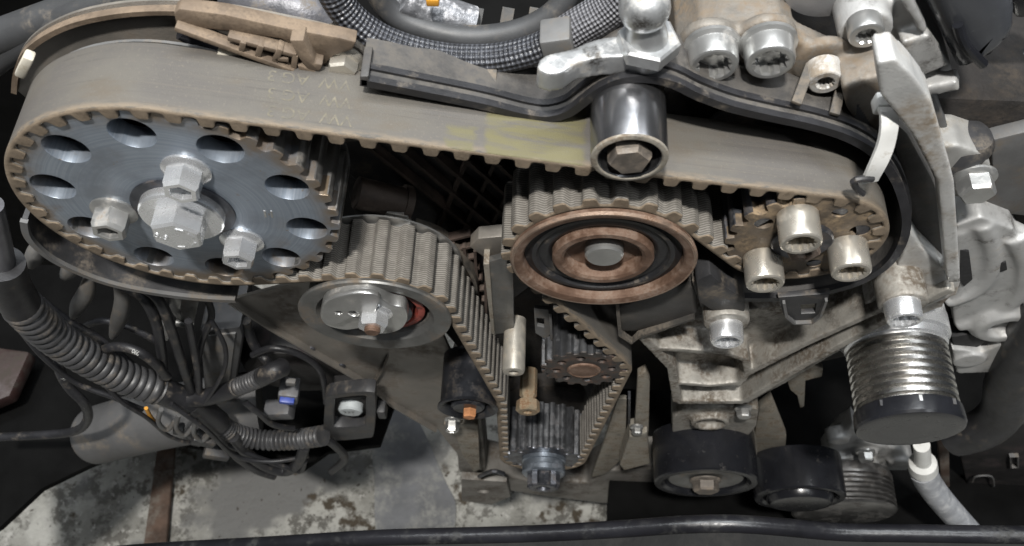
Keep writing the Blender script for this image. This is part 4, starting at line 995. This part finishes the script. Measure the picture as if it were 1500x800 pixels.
def rust_lug():
    t = thing('sump_lug', 'rusty square lug with a round hole left of the crankshaft sprocket', 'lug', W(712, 722, 26))
    plate('plate', pp([(676, 702), (742, 706), (748, 728), (720, 740), (676, 734)], 26), [ring_pts(*XZ(708, 720, 26), 5.2, 24)], 26, 32, 'sump_grey', t, 0.5)
    MB().lathe([(0, 6.2), (0, 0)], (XZ(708, 720, 26)[0], 31.5, XZ(708, 720, 26)[1]), OUT, 24).build('plug', 'rust_dark', t)
    MB().tube([W(702, 698, 22), W(722, 690, 20), (W(738, 694, 20))], 1.6, 8).build('wire_clip', 'steel_dark', t)
rust_lug()
def pale_strips():
    t = thing('sump_stay', 'pale dirty metal stay right of the crankshaft sprocket', 'stay', W(935, 660, 22))
    MB().prism(pp([(934, 552), (946, 545), (952, 560), (950, 632), (944, 655), (936, 640), (930, 620)], 18), 18, 23, 0.6).build('strip', 'pale_metal', t)
    b = MB(); b.prism(pp([(922, 640), (948, 634), (952, 680), (914, 690), (908, 682)], 14), 14, 26); cast(b, 'foot', 'pale_metal', t, 0.9, 4)
    p = W(933, 634, 12); hex_bolt(t, (p.x, 16, p.z), 3.2, 4, 'zinc_dull', 4.0, name='screw')
    t2 = thing('lower_plate', 'pale flat plate behind the lower right belt run', 'plate', W(890, 650, 26))
    MB().prism(pp([(905, 585), (918, 585), (916, 668), (888, 694), (866, 700), (884, 650)], 27), 27, 30, 0.5).build('sheet', 'pale_metal', t2)
    MB().ribbon(pp([(920, 580), (920, 668)], 24), 1.4, 22, 27).build('flange', 'steel_dark', t2)
pale_strips()

# ================================================================== middle: pins, folded bracket, black block
def middle():
    t = thing('folded_bracket', 'grey folded sheet bracket between the tensioner and the idler', 'bracket', W(725, 420, 18))
    MB().prism(pp([(688, 362), (700, 350), (742, 346), (748, 372), (718, 384)], 20), 20, 26, 0.5).build('top_flap', 'brown_sheet', t)
    MB().prism(pp([(716, 384), (752, 374), (753, 480), (745, 488), (724, 490)], 14), 14, 17, 0.5).build('front_flap', 'steel_dull', t)
    MB().prism(pp([(708, 384), (717, 384), (725, 490), (720, 486)], 14), 13, 22, 0.4).build('side_flap', 'pale_metal', t)
    def pin(px, py, Y, rpx, ln, m, label, hexn=32, neck=False):
        p = W(px, py, Y); r = rpx*mmpp(px, py, Y)
        t = thing('stand_off', label, 'stand-off', (p.x, Y+ln, p.z))
        pr = [(-ln, 0), (-ln, r*0.96), (-1.2, r), (-0.2, r*0.9), (0, r*0.78), (0, r*0.45), (-3, r*0.42), (-3, 0)]
        if neck: pr = [(-ln, 0), (-ln, r*0.75), (-9, r*0.75), (-8, r*0.6), (-6.5, r*0.6), (-6, r), (-0.8, r*1.05), (0, r*0.9), (0, r*0.45), (-3, r*0.42), (-3, 0)]
        MB().lathe(pr, (p.x, Y, p.z), OUT, hexn).build('sleeve', m, t, 30)
    pin(752, 546, -6, 17, 27, 'zinc_tan2', 'smooth grey tubular stand-off left of the water pump sprocket')
    pin(773, 604, -2, 17, 24, 'pin_rust', 'rusty tan hex stand-off above the crankshaft sprocket', 8, True)
    t = thing('wire_clip', 'small grey plastic clip with a square hole beside the water pump sprocket', 'clip', W(793, 478, 12))
    plate('tab', pp([(782, 452), (804, 454), (806, 490), (800, 498), (784, 488)], 12), [pp([(786, 466), (797, 467), (797, 480), (787, 478)], 12)], 12, 14, 'plastic_grey', t, 0.3)
    MB().prism(pp([(804, 454), (808, 454), (810, 494), (806, 492)], 12), 10, 16, 0.3).build('edge', 'plastic_grey', t)
    t = thing('cover_corner', 'dusty black plastic corner piece below the rusty idler', 'cover', W(960, 455, 8))
    MB().prism(pp([(906, 452), (1012, 412), (1022, 420), (1022, 458), (1008, 466), (932, 486), (910, 486)], 4), 4, 24, 1.2).build('shell', 'plastic_dusty2', t)
    MB().ribbon(pp([(902, 448), (906, 488), (925, 500), (938, 490), (1018, 464)], 3), 1.4, 1.5, 4.5).build('rim', 'plastic_dusty', t)
    MB().prism(pp([(1012, 400), (1034, 394), (1050, 430), (1026, 440)], 6), 2, 20, 1).build('wedge', 'plastic_black', t)
middle()

# ================================================================== top: hoses, ball joint, right-hand parts
def T(pts, r, name, m, parent, n=14, rf=None, step=2.0):
    P = [W(*p) for p in pts]; return MB().tube(P, r, n, step, rf).build(name, m, parent, 60)
def top_hoses():
    t = thing('braided_hose', 'black braided hose hanging in an arc at the top', 'hose', W(650, 88, 34))
    T([(470, -50, 40), (500, 10, 38), (545, 50, 36), (600, 74, 34), (660, 86, 34), (725, 86, 34), (780, 74, 34), (812, 60, 34)], 4.9, 'sleeve', 'braid', t, 20)
    c = W(818, 64, 32); M_ = Matrix.Rotation(-0.25, 3, 'Y')
    MB().box(c, (9.5, 10, 13), M_, 1.0).build('clamp', 'plastic_grey', t)
    t = thing('braided_hose', 'thick grey braided sleeve running up beside the ball joint', 'hose', W(870, 40, 34))
    T([(822, 58, 36), (850, 40, 38), (890, 15, 40), (930, -20, 42)], 6.3, 'sleeve', 'braid_grey', t, 20)
    t = thing('rubber_hose', 'smooth black rubber hose curving inside the braided hose', 'hose', W(690, 55, 40))
    T([(540, -40, 48), (570, 15, 46), (620, 42, 44), (690, 55, 42), (760, 46, 42), (810, 20, 44), (840, -20, 48)], 3.9, 'tube', 'hose_soft', t, 18)
    t = thing('plug_connector', 'silver wrapped plug connector with a yellow dot at the top', 'connector', W(645, 25, 50))
    T([(590, -6, 50), (620, 10, 50), (665, 27, 50), (692, 36, 50)], 6.0, 'body', 'foil', t, 16)
    MB().box(W(634, 0, 42), (4, 3, 3), None, 0.5).build('tag', 'orange_plastic', t)
    # cooling fins / ribs in the dark behind
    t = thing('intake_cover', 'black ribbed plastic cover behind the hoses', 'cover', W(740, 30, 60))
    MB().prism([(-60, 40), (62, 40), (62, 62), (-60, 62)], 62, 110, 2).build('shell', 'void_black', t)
    for a in (700, 745, 785):
        MB().bar(W(a, 12, 56), W(a-6, 46, 52), 1.4, 4, up=(1, 0, 0)).build('rib', 'plastic_grey', t)
top_hoses()

def ball_joint():
    Z = 101.0
    t = thing('ball_stud_arm', 'silver arm with a hexagon-based ball stud at the top', 'arm', WZ(945, 80, Z))
    b = MB(); px = [(788, 92), (800, 80), (835, 72), (870, 58), (905, 52), (925, 55), (940, 50), (968, 62), (978, 74), (968, 88), (945, 92), (925, 84), (885, 84), (845, 92), (828, 104), (806, 108), (790, 102)]
    P = [WZ(a, c_, Z) for a, c_ in smooth_px(px)]
    A = [b.bm.verts.new(p*S) for p in P]; B = [b.bm.verts.new((p-Vector((0, 0, 8)))*S) for p in P]; n = len(P)
    b.face(A); b.face(B[::-1])
    for i in range(n): b.face([A[i], B[i], B[(i+1) % n], A[(i+1) % n]])
    cast(b, 'lever', 'zinc_sat', t, 0.6, 6)
    c = WZ(948, 70, Z)
    MB().lathe([(0, 0), (0, 9.2), (4.0, 9.2), (4.6, 8.4), (4.6, 0)], c, (0, 0, 1), 6, 0.3).build('hex_base', 'zinc_sat', t, 20)
    pr = [(4, 0), (4, 6.2), (8, 5.6), (11, 5.2)]
    for k in range(13):
        a = -0.85+k*(PI/2+0.85)/12; pr.append((16+7.2*math.sin(a), 7.2*math.cos(a)))
    MB().lathe(pr, c, (-0.2, 0.0, 1), 40).build('ball_stud', 'zinc_sat', t, 40)
ball_joint()

def top_right():
    p = W(1216, -34, 50); r = 78*mmpp(1216, -20, 50)
    t = thing('pressure_canister', 'smooth grey rounded canister at the top right', 'canister', (p.x, 90, p.z))
    MB().lathe([(-60, 0), (-60, r), (-4, r), (0, r*0.97), (2.5, r*0.86), (3.2, r*0.6), (3.2, 0)], (p.x, 50, p.z), OUT, 64).build('shell', 'sat_grey', t, 40)
    t = thing('cast_housing', 'pale cast aluminium housing block beside the glossy black cover', 'housing', W(1330, 90, 50))
    b = MB(); Y = 42
    b.prism(pp([(1240, 40), (1262, 20), (1300, 8), (1330, -20), (1345, 10), (1392, 92), (1396, 108), (1360, 118), (1322, 142), (1296, 108)], Y), Y, Y+30)
    b.prism(pp([(1318, 62), (1362, 52), (1392, 94), (1372, 104), (1338, 116)], 36), 36, 50)
    b.prism(pp([(1318, 0), (1332, -10), (1360, 46), (1348, 50)], 36), 36, 46)
    q = W(1268, 46, 36); b.lathe([(-14, 0), (-14, 8.5), (2, 8), (2, 0)], (q.x, 38, q.z), OUT, 24)
    q2 = W(1404, 116, 36); b.bar(W(1350, 126, 38), q2, 5, 6)
    cast(b, 'casting', 'aluminium_clean', t, 0.9, 5)
    q = W(1268, 46, 32); socket_bolt(t, (q.x, 36, q.z), 5.2, 6, 'zinc_dull', sock=0.55)
    t = thing('gloss_cover', 'glossy black moulded cover in the top right corner', 'cover', W(1420, 50, 50))
    b = MB(); Y = 34
    b.prism(pp([(1338, -30), (1352, 4), (1398, 98), (1404, 112), (1440, 98), (1478, 78), (1492, 50), (1488, 20), (1478, -30)], Y), Y, Y+30)
    b.bm.free(); b = MB(); b.prism(pp([(1334, -40), (1352, 4), (1398, 98), (1406, 114), (1440, 100), (1480, 78), (1494, 48), (1490, 10), (1482, -40)], Y), Y, Y+40)
    bmesh.ops.bevel(b.bm, geom=b.bm.edges[:], offset=7*S, segments=6, profile=0.5, affect='EDGES')
    o = b.build('shell', 'gloss_cover', t, 60)
    MB().tube([W(1403, 36, Y-1), W(1414, 66, Y-2), W(1440, 94, Y-1)], 1.6, 10).build('ridge', 'gloss_black', t)
    MB().prism(pp([(1478, -30), (1486, 30), (1600, 20), (1600, -30)], 50), 50, 60, 2).build('side_wing', 'gloss_black', t)
    t = thing('battery_tray', 'black speckled plastic panel at the right edge', 'panel', W(1450, 180, 70))
    MB().prism(pp([(1352, 150), (1400, 112), (1600, 60), (1600, 330), (1440, 320), (1380, 270)], 66), 66, 72, 2).build('panel', 'speckled', t)
    MB().tube([W(1415, 186, 50), W(1440, 196, 48), W(1462, 198, 46), W(1530, 172, 44)], 1.7, 10).build('edge_wire', 'plastic_grey', t)
    MB().prism(pp([(1355, 140), (1370, 142), (1392, 196), (1378, 205)], 40), 40, 52, 1).build('post', 'plastic_grey', t)
    t = thing('mount_knuckle', 'grey knuckle with a hex bolt and a black cap at the right edge', 'knuckle', W(1425, 250, 40))
    b = MB(); b.prism(pp([(1376, 214), (1404, 214), (1440, 226), (1452, 244), (1448, 276), (1420, 292), (1388, 288)], 32), 32, 56); cast(b, 'casting', 'aluminium_dirty2', t, 0.9, 6)
    p = W(1432, 284, 24); hex_bolt(t, (p.x, 31, p.z), 6.6, 7, 'zinc_dull', 8, 1.6, rot=0.2)
    q = W(1412, 214, 40); MB().lathe([(-8, 0), (-8, 9.5), (4, 9.2), (7, 7), (8, 0)], q, (0, 0, 1), 36).build('cap', 'plastic_black', t, 40)
    MB().prism(pp([(1452, 206), (1600, 170), (1600, 330), (1460, 312), (1440, 300), (1454, 262)], 40), 40, 46, 1).build('plate', 'plastic_grey', t)
top_right()

def top_left():
    for i, (pts, r, lab) in enumerate((
        ([(-60, 75, 62), (40, 40, 62), (120, 10, 64), (220, -40, 66)], 6.5, 'upper black rubber hose in the top left corner'),
        ([(-60, 130, 60), (0, 85, 60), (50, 55, 60), (110, 22, 60), (200, -10, 60)], 5.0, 'lower black rubber hose behind the brown cover rim'))):
        t = thing('rubber_hose', lab, 'hose', W(*pts[1])); T(pts, r, 'tube', 'hose_soft', t, 16)
    t = thing('intake_pipe', 'dull grey pipe bend behind the brown bracket at the top', 'pipe', W(430, 10, 64))
    T([(330, -20, 66), (400, 6, 64), (450, 22, 62), (500, 60, 60)], 9, 'tube', 'foil_dark', t, 20)
top_left()

# ================================================================== right lower hoses
def right_low():
    t = thing('coolant_hose', 'thick black hose looping behind the alternator pulley', 'hose', W(1470, 600, 20))
    T([(1540, 440, 30), (1505, 500, 28), (1478, 560, 26), (1470, 600, 24), (1440, 628, 22), (1400, 640, 24)], 12, 'tube', 'rubber', t, 20)
    t = thing('refrigerant_hose', 'grey hose with a white fitting below the alternator pulley', 'hose', W(1370, 720, 6))
    T([(1352, 690, 12), (1362, 710, 8), (1385, 740, 2), (1430, 790, -8)], 19*mmpp(1360, 710, 8), 'tube', 'hose_grey', t, 18)
    p, q = W(1350, 652, 16), W(1353, 694, 12); d = (q-p).normalized(); r = 16*mmpp(1352, 680, 12)
    L = (q-p).length
    MB().lathe([(0, 0), (0, r*0.7), (L*0.55, r*0.75), (L*0.6, r*1.2), (L*0.8, r*1.3), (L*0.84, r*1.1), (L, r*1.15), (L, 0)], p, d, 20).build('fitting', 'white_plastic', t, 30)
    tag(MB().prism(pp([(1374, 640), (1390, 640), (1392, 740), (1380, 740)], 40), 40, 48, 1).build('rust_post', 'rust_dark'), 'narrow rusty post right of the grey hose', 'post')
    t = thing('fuse_box', 'dark panel with a small latch in the lower right corner', 'panel', W(1460, 700, 30))
    MB().prism(pp([(1400, 640), (1620, 600), (1620, 900), (1440, 820)], 44), 44, 52, 2).build('panel', 'plastic_void', t)
    MB().ribbon(pp([(1481, 668), (1490, 668), (1490, 684), (1482, 684)], 42), 1.0, 41, 44, True).build('latch', 'plastic_grey', t)
    MB().tube([W(1424, 706, 40), W(1430, 698, 40), W(1452, 698, 40), W(1456, 712, 40)], 0.8, 8).build('wire_loop', 'plastic_grey', t)
    t = thing('gasket_scrap', 'torn pale gasket scrap hanging beside the mount bracket', 'scrap', W(1170, 560, 30))
    MB().prism(pp([(1150, 550), (1190, 535), (1206, 540), (1204, 552), (1180, 558), (1178, 596), (1172, 598), (1168, 580), (1158, 572)], 30), 30, 33, 0.5).build('flake', 'pale_metal', t)
right_low()

# ================================================================== wiring loom at the lower left
def corr(r, pitch, amp): return lambda d: r+amp*(abs(math.sin(PI*d/pitch))**0.7*2-1)
def loom():
    Y = 8
    t = thing('wiring_conduit', 'thick black corrugated wiring conduit sweeping across the lower left', 'conduit', W(130, 520, Y))
    mp = mmpp(130, 520, Y)
    T([(-14, 300, 14), (-2, 350, 12), (6, 392, 10)], 17*mmpp(0, 350, 12), 'metal_sleeve', 'sat_dark', t, 22)
    T([(4, 386, 10), (14, 418, 9), (34, 452, Y)], 25*mp, 'tape_wrap', 'rubber', t, 22)
    T([(30, 446, Y), (75, 490, Y), (130, 526, Y), (185, 554, Y), (232, 571, Y)], 24*mp, 'corrugated_tube', 'conduit', t, 26, corr(24*mp, 15*mp, 2.6*mp), 0.35)
    T([(228, 569, Y), (250, 578, Y), (280, 590, Y)], 22*mp, 'tape_wrap', 'rubber', t, 22)
    mq = mmpp(400, 630, Y)
    t = thing('wiring_conduit', 'thin corrugated branch conduit leading right to the square sensor', 'conduit', W(400, 645, Y))
    T([(276, 588, Y), (298, 604, Y), (318, 620, Y)], 19*mq, 'tape_wrap', 'rubber', t, 18)
    T([(314, 616, Y), (340, 634, Y), (380, 644, Y), (430, 644, Y), (474, 638, Y)], 14*mq, 'corrugated_tube', 'conduit', t, 20, corr(14*mq, 8*mq, 2.0*mq), 0.3)
    t = thing('wiring_conduit', 'short corrugated branch conduit bending up to the blue connector', 'conduit', W(350, 570, Y))
    T([(270, 584, Y), (300, 582, Y), (330, 574, Y), (352, 566, Y)], 12*mq, 'tape_wrap', 'rubber', t, 18)
    T([(345, 568, Y), (366, 560, Y), (388, 550, Y)], 11*mq, 'corrugated_tube', 'conduit', t, 18, corr(11*mq, 7*mq, 1.4*mq), 0.3)
    T([(384, 552, Y), (400, 544, Y), (414, 538, Y+4)], 12*mq, 'boot', 'rubber', t, 18)
    cabs = [([(178, 418, 26), (208, 434, 22), (228, 470, 18), (236, 512, 14), (240, 552, 12)], 8, 'left one of two thin black cables dropping behind the conduit'),
            ([(196, 416, 24), (230, 436, 20), (250, 480, 16), (266, 530, 12), (282, 575, 10)], 7.5, 'right one of two thin black cables dropping behind the conduit'),
            ([(276, 470, 20), (284, 510, 16), (290, 545, 12), (292, 575, 9)], 5.5, 'thin black cable running down beside the dark box'),
            ([(342, 640, 4), (362, 664, 2), (392, 684, 0), (420, 690, 0), (438, 676, 0), (446, 654, 4)], 8, 'loop of black cable hanging under the branch conduit'),
            ([(330, 650, 2), (372, 668, 0), (418, 684, -2), (440, 690, -2), (446, 676, 0)], 4, 'thinnest cable in the loop under the branch conduit')]
    cabs += [([(60, 440, 30), (100, 470, 26), (150, 500, 22), (205, 545, 16), (250, 590, 10)], 6, 'black cable following the upper side of the thick conduit'),
             ([(300, 430, 30), (310, 462, 26), (296, 500, 22), (286, 548, 14), (276, 582, 8)], 5, 'black cable beside the silver bracket'),
             ([(360, 470, 34), (372, 505, 30), (392, 530, 24), (410, 545, 14)], 7, 'dark hose dropping behind the relay box'),
             ([(300, 608, 6), (330, 650, 2), (350, 672, 0), (378, 690, 0), (402, 698, 0)], 6, 'black cable end trailing at the lowest point of the loom'),
             ([(470, 640, 8), (490, 652, 8), (505, 672, 8), (486, 690, 8)], 6, 'short black cable stub under the square sensor'),
             ([(120, 480, 34), (150, 470, 32), (190, 480, 30), (230, 500, 28)], 5, 'black cable crossing behind the fan blades')]
    cabs += [([(150, 560, 4), (180, 590, 0), (215, 612, -2), (250, 640, -2), (292, 652, 0)], 3.2, 'thin black wire sagging below the thick conduit'),
             ([(250, 592, 0), (300, 628, -4), (345, 668, -4), (398, 676, -2), (452, 668, 2)], 3.5, 'thin black wire crossing in front of the loom plugs'),
             ([(310, 470, 22), (330, 510, 16), (326, 548, 10), (300, 590, 4)], 3.4, 'thin black wire in front of the relay box'),
             ([(360, 590, 8), (380, 606, 6), (400, 622, 6), (430, 628, 8)], 4.5, 'thin black wire above the branch conduit'),
             ([(370, 520, 26), (400, 510, 26), (440, 520, 26), (470, 545, 24), (478, 590, 18)], 5, 'black cable arching over the blue connector'),
             ([(20, 470, 20), (60, 520, 12), (110, 560, 8), (160, 580, 6), (210, 600, 4)], 4, 'thin black wire along the lower side of the thick conduit')]
    for pts, rp, lab in cabs:
        q = thing('cable', lab, 'cable', W(*pts[2])); T(pts, rp*mmpp(*pts[2]), 'jacket', 'rubber', q, 12)
    q = thing('cable', 'black cable with white print bending out to the left edge', 'cable', W(110, 630, 4))
    pl = [(92, 500, 24), (86, 535, 14), (100, 566, 8), (124, 592, 4), (128, 615, 4), (108, 632, 4), (50, 638, 4), (-40, 642, 4)]
    r = 7*mmpp(110, 600, 4); T(pl, r, 'jacket', 'rubber', q, 14)
    def label_on(parent, body, a, b_, Y0, size):
        p, e = W(*a, Y0), W(*b_, Y0); ex = (e-p).normalized(); ez = -((W(*a, Y0)-CC).normalized()); ez = (ez-ex*ez.dot(ex)).normalized(); ey = ez.cross(ex)
        M = Matrix((ex, ey, ez)).transposed().to_4x4(); M.translation = ((p+e)/2+ez*(r*1.06))*S
        text_mesh('print', body, size, M, 'white_plastic', parent)
    label_on(q, 'W8M', (116, 582), (130, 606), 4, 3.2); label_on(q, 'JML', (86, 536), (98, 562), 11, 3.2)
    q = thing('cable', 'black cable with white print above the thick conduit', 'cable', W(190, 512, 10))
    T([(142, 518, 14), (165, 508, 12), (195, 512, 10), (222, 528, 8), (245, 552, 8)], 7*mmpp(190, 512, 10), 'jacket', 'rubber', q, 14)
    label_on(q, '060 03L', (182, 508), (218, 526), 9, 3.2)
    # plugs hanging below the junction
    q = thing('loom_plug', 'bundle of small black plugs with an orange wire below the conduit junction', 'plug', W(290, 620, 0))
    MB().box(W(300, 640, 2), (14, 10, 10), Matrix.Rotation(0.5, 3, 'Y'), 1.2).build('plug_body', 'plastic_black', q)
    MB().box(W(262, 628, 2), (6, 6, 8), Matrix.Rotation(0.3, 3, 'Y'), 0.8).build('plug_body', 'plastic_black', q)
    T([(214, 598, 0), (222, 612, 0), (234, 624, 2)], 1.1, 'orange_wire', 'orange_plastic', q, 8)
    for k, a in enumerate((236, 262, 288)):
        T([(a, 600+k*8, 0), (a-4, 618+k*8, -2), (a+8, 630+k*8, -2), (a+20, 618+k*8, 0)], 1.4, 'wire_bow', 'plastic_grey', q, 8)
    MB().box(W(318, 662, 2), (16, 9, 9), Matrix.Rotation(0.45, 3, 'Y'), 1.2).build('plug_body', 'plastic_black', q)
loom()

def left_low():
    for i, (pts, lab) in enumerate((
        ([(92, 352, 30), (112, 366, 28), (104, 392, 26), (92, 408, 26)], 'topmost grey curved fan blade under the largest sprocket'),
        ([(132, 396, 30), (128, 424, 28), (116, 446, 26), (106, 466, 26)], 'grey fan blade nearest the thick conduit'),
        ([(163, 402, 30), (176, 424, 28), (178, 454, 26), (164, 496, 26)], 'grey fan blade with an outward bow behind the conduit'),
        ([(62, 352, 32), (52, 372, 30), (44, 392, 28)], 'grey fan blade beside the metal sleeve at left'),
        ([(232, 424, 30), (234, 445, 28), (230, 470, 26)], 'short grey fan blade left of the silver bracket'))):
        P = spline([W(*p) for p in pts], 1.5); n = len(P)
        b = MB(); L = sum((P[k+1]-P[k]).length for k in range(n-1))
        b.tube(P, 3.6, 12, 1.5, lambda d: 0.6+3.6*math.sin(PI*min(1, max(0.0, d/L)))**0.6, smooth=False)
        tag(b.build('fan_blade', 'blade_grey', None, 60), lab, 'fan blade', 'grey fan blades under the large sprocket')
    t = thing('washer_bottle', 'grey plastic bottle below the conduit at lower left', 'bottle', W(230, 620, 36))
    Y = 26; P = spline([W(134, 640, Y), W(170, 630, Y), W(240, 612, Y), (W(330, 596, Y+4)), W(380, 590, Y+8)], 2.0); L = sum((P[k+1]-P[k]).length for k in range(len(P)-1)); R = 45*mmpp(200, 620, Y)
    MB().tube(P, R, 36, 2, lambda d: R*(1-max(0.0, 1-d/(R*0.55))**2.4*0.45), smooth=False).build('body', 'bottle_grey', t, 50)
    MB().lathe([(0, 0), (0, R*0.3), (2, R*0.3), (3, R*0.26), (3, 0)], P[0], (P[0]-P[3]), 32).build('end_boss', 'bottle_grey', t, 40)
    t = thing('relay_box', 'tall dark grey plastic box below the guard strip', 'box', W(320, 520, 40))
    MB().prism(pp([(292, 486), (352, 480), (356, 494), (342, 584), (300, 584)], 28), 28, 60, 2.0).build('shell', 'box_grey', t)
    MB().prism(pp([(296, 490), (346, 486), (334, 578), (304, 578)], 28), 26.8, 29, 0.8).build('front_panel', 'plastic_grey', t)
    t = thing('silver_bracket', 'bent silver bracket hanging below the guard strip', 'bracket', W(272, 455, 30))
    MB().prism(pp([(236, 428), (272, 434), (262, 470), (254, 462)], 30), 30, 33, 0.5).build('gusset', 'zinc_dull', t)
    MB().prism(pp([(266, 436), (292, 438), (284, 474), (262, 470)], 26), 26, 28, 0.5).build('leaf', 'steel_dull', t)
    MB().tube([W(258, 472, 26), W(284, 476, 26)], 2.2, 14, smooth=False).build('hem', 'steel_dull', t)
    MB().prism(pp([(228, 488), (246, 470), (250, 488), (246, 500), (226, 500)], 30), 30, 36, 0.6).build('lug', 'zinc_dull', t)
    # starter / gearbox side, dark round body
    t = thing('starter_motor', 'dark round motor body behind the blue connector', 'motor', W(420, 560, 50))
    p = W(430, 560, 34); MB().lathe([(-40, 0), (-40, 34), (-6, 34), (0, 30), (2, 18), (2, 0)], (p.x, 40, p.z), OUT, 48).build('casing', 'plastic_void', t, 40)
    for a in ((412, 492), (447, 502)):
        q = W(*a, 34); hex_bolt(t, (q.x, 38, q.z), 3, 3, 'steel_dark', 4)
    t = thing('plug_connector', 'grey plug connector with a blue lock tab', 'connector', W(420, 585, 16))
    MB().box(W(424, 572, 14), (11, 12, 13), Matrix.Rotation(0.2, 3, 'Y'), 1.2).build('housing', 'plug_grey', t)
    MB().box(W(421, 584, 8), (8, 6, 4), Matrix.Rotation(0.2, 3, 'Y'), 0.6).build('lock_tab', 'blue_plastic', t)
    MB().box(W(426, 560, 8), (5, 3, 5), Matrix.Rotation(0.2, 3, 'Y'), 0.5).build('keeper', 'plastic_grey', t)
    MB().box(W(410, 600, 14), (16, 10, 10), Matrix.Rotation(-0.2, 3, 'Y'), 1.2).build('base', 'plug_grey', t)
    t = thing('oil_sensor', 'square black sensor housing with a pale round insert', 'sensor', W(515, 610, 20))
    Y = 12
    fr = smooth_px([(476, 592), (482, 580), (540, 574), (550, 584), (548, 634), (538, 642), (482, 646), (474, 636)]); wn = smooth_px([(490, 588), (494, 584), (532, 580), (536, 586), (535, 618), (530, 624), (494, 626), (489, 620)])
    plate('frame', pp(fr, Y), [pp(wn, Y)], Y, Y+8, 'plastic_black', t, 0.8)
    MB().prism(pp([(484, 582), (545, 578), (545, 640), (484, 642)], Y+8), Y+7, Y+22, 1.0).build('housing', 'plastic_void', t)
    p = W(513, 604, Y+2); MB().lathe([(-6, 0), (-6, 7.4), (0, 7.2), (1.2, 6.2), (1.4, 0)], (p.x, Y+3, p.z), OUT, 36).build('insert', 'insert_grey', t, 30)
    M = Matrix(((1, 0, 0, 0), (0, 0, -1, 0), (0, 1, 0, 0), (0, 0, 0, 1))); M.translation = Vector((p.x-0.4, Y+1.5, p.z+1))*S
    text_mesh('print', '22T', 4.4, M, 'box_grey', t)
    MB().box(W(560, 600, 16), (5, 8, 12), None, 1).build('side_clip', 'plastic_black', t)
left_low()
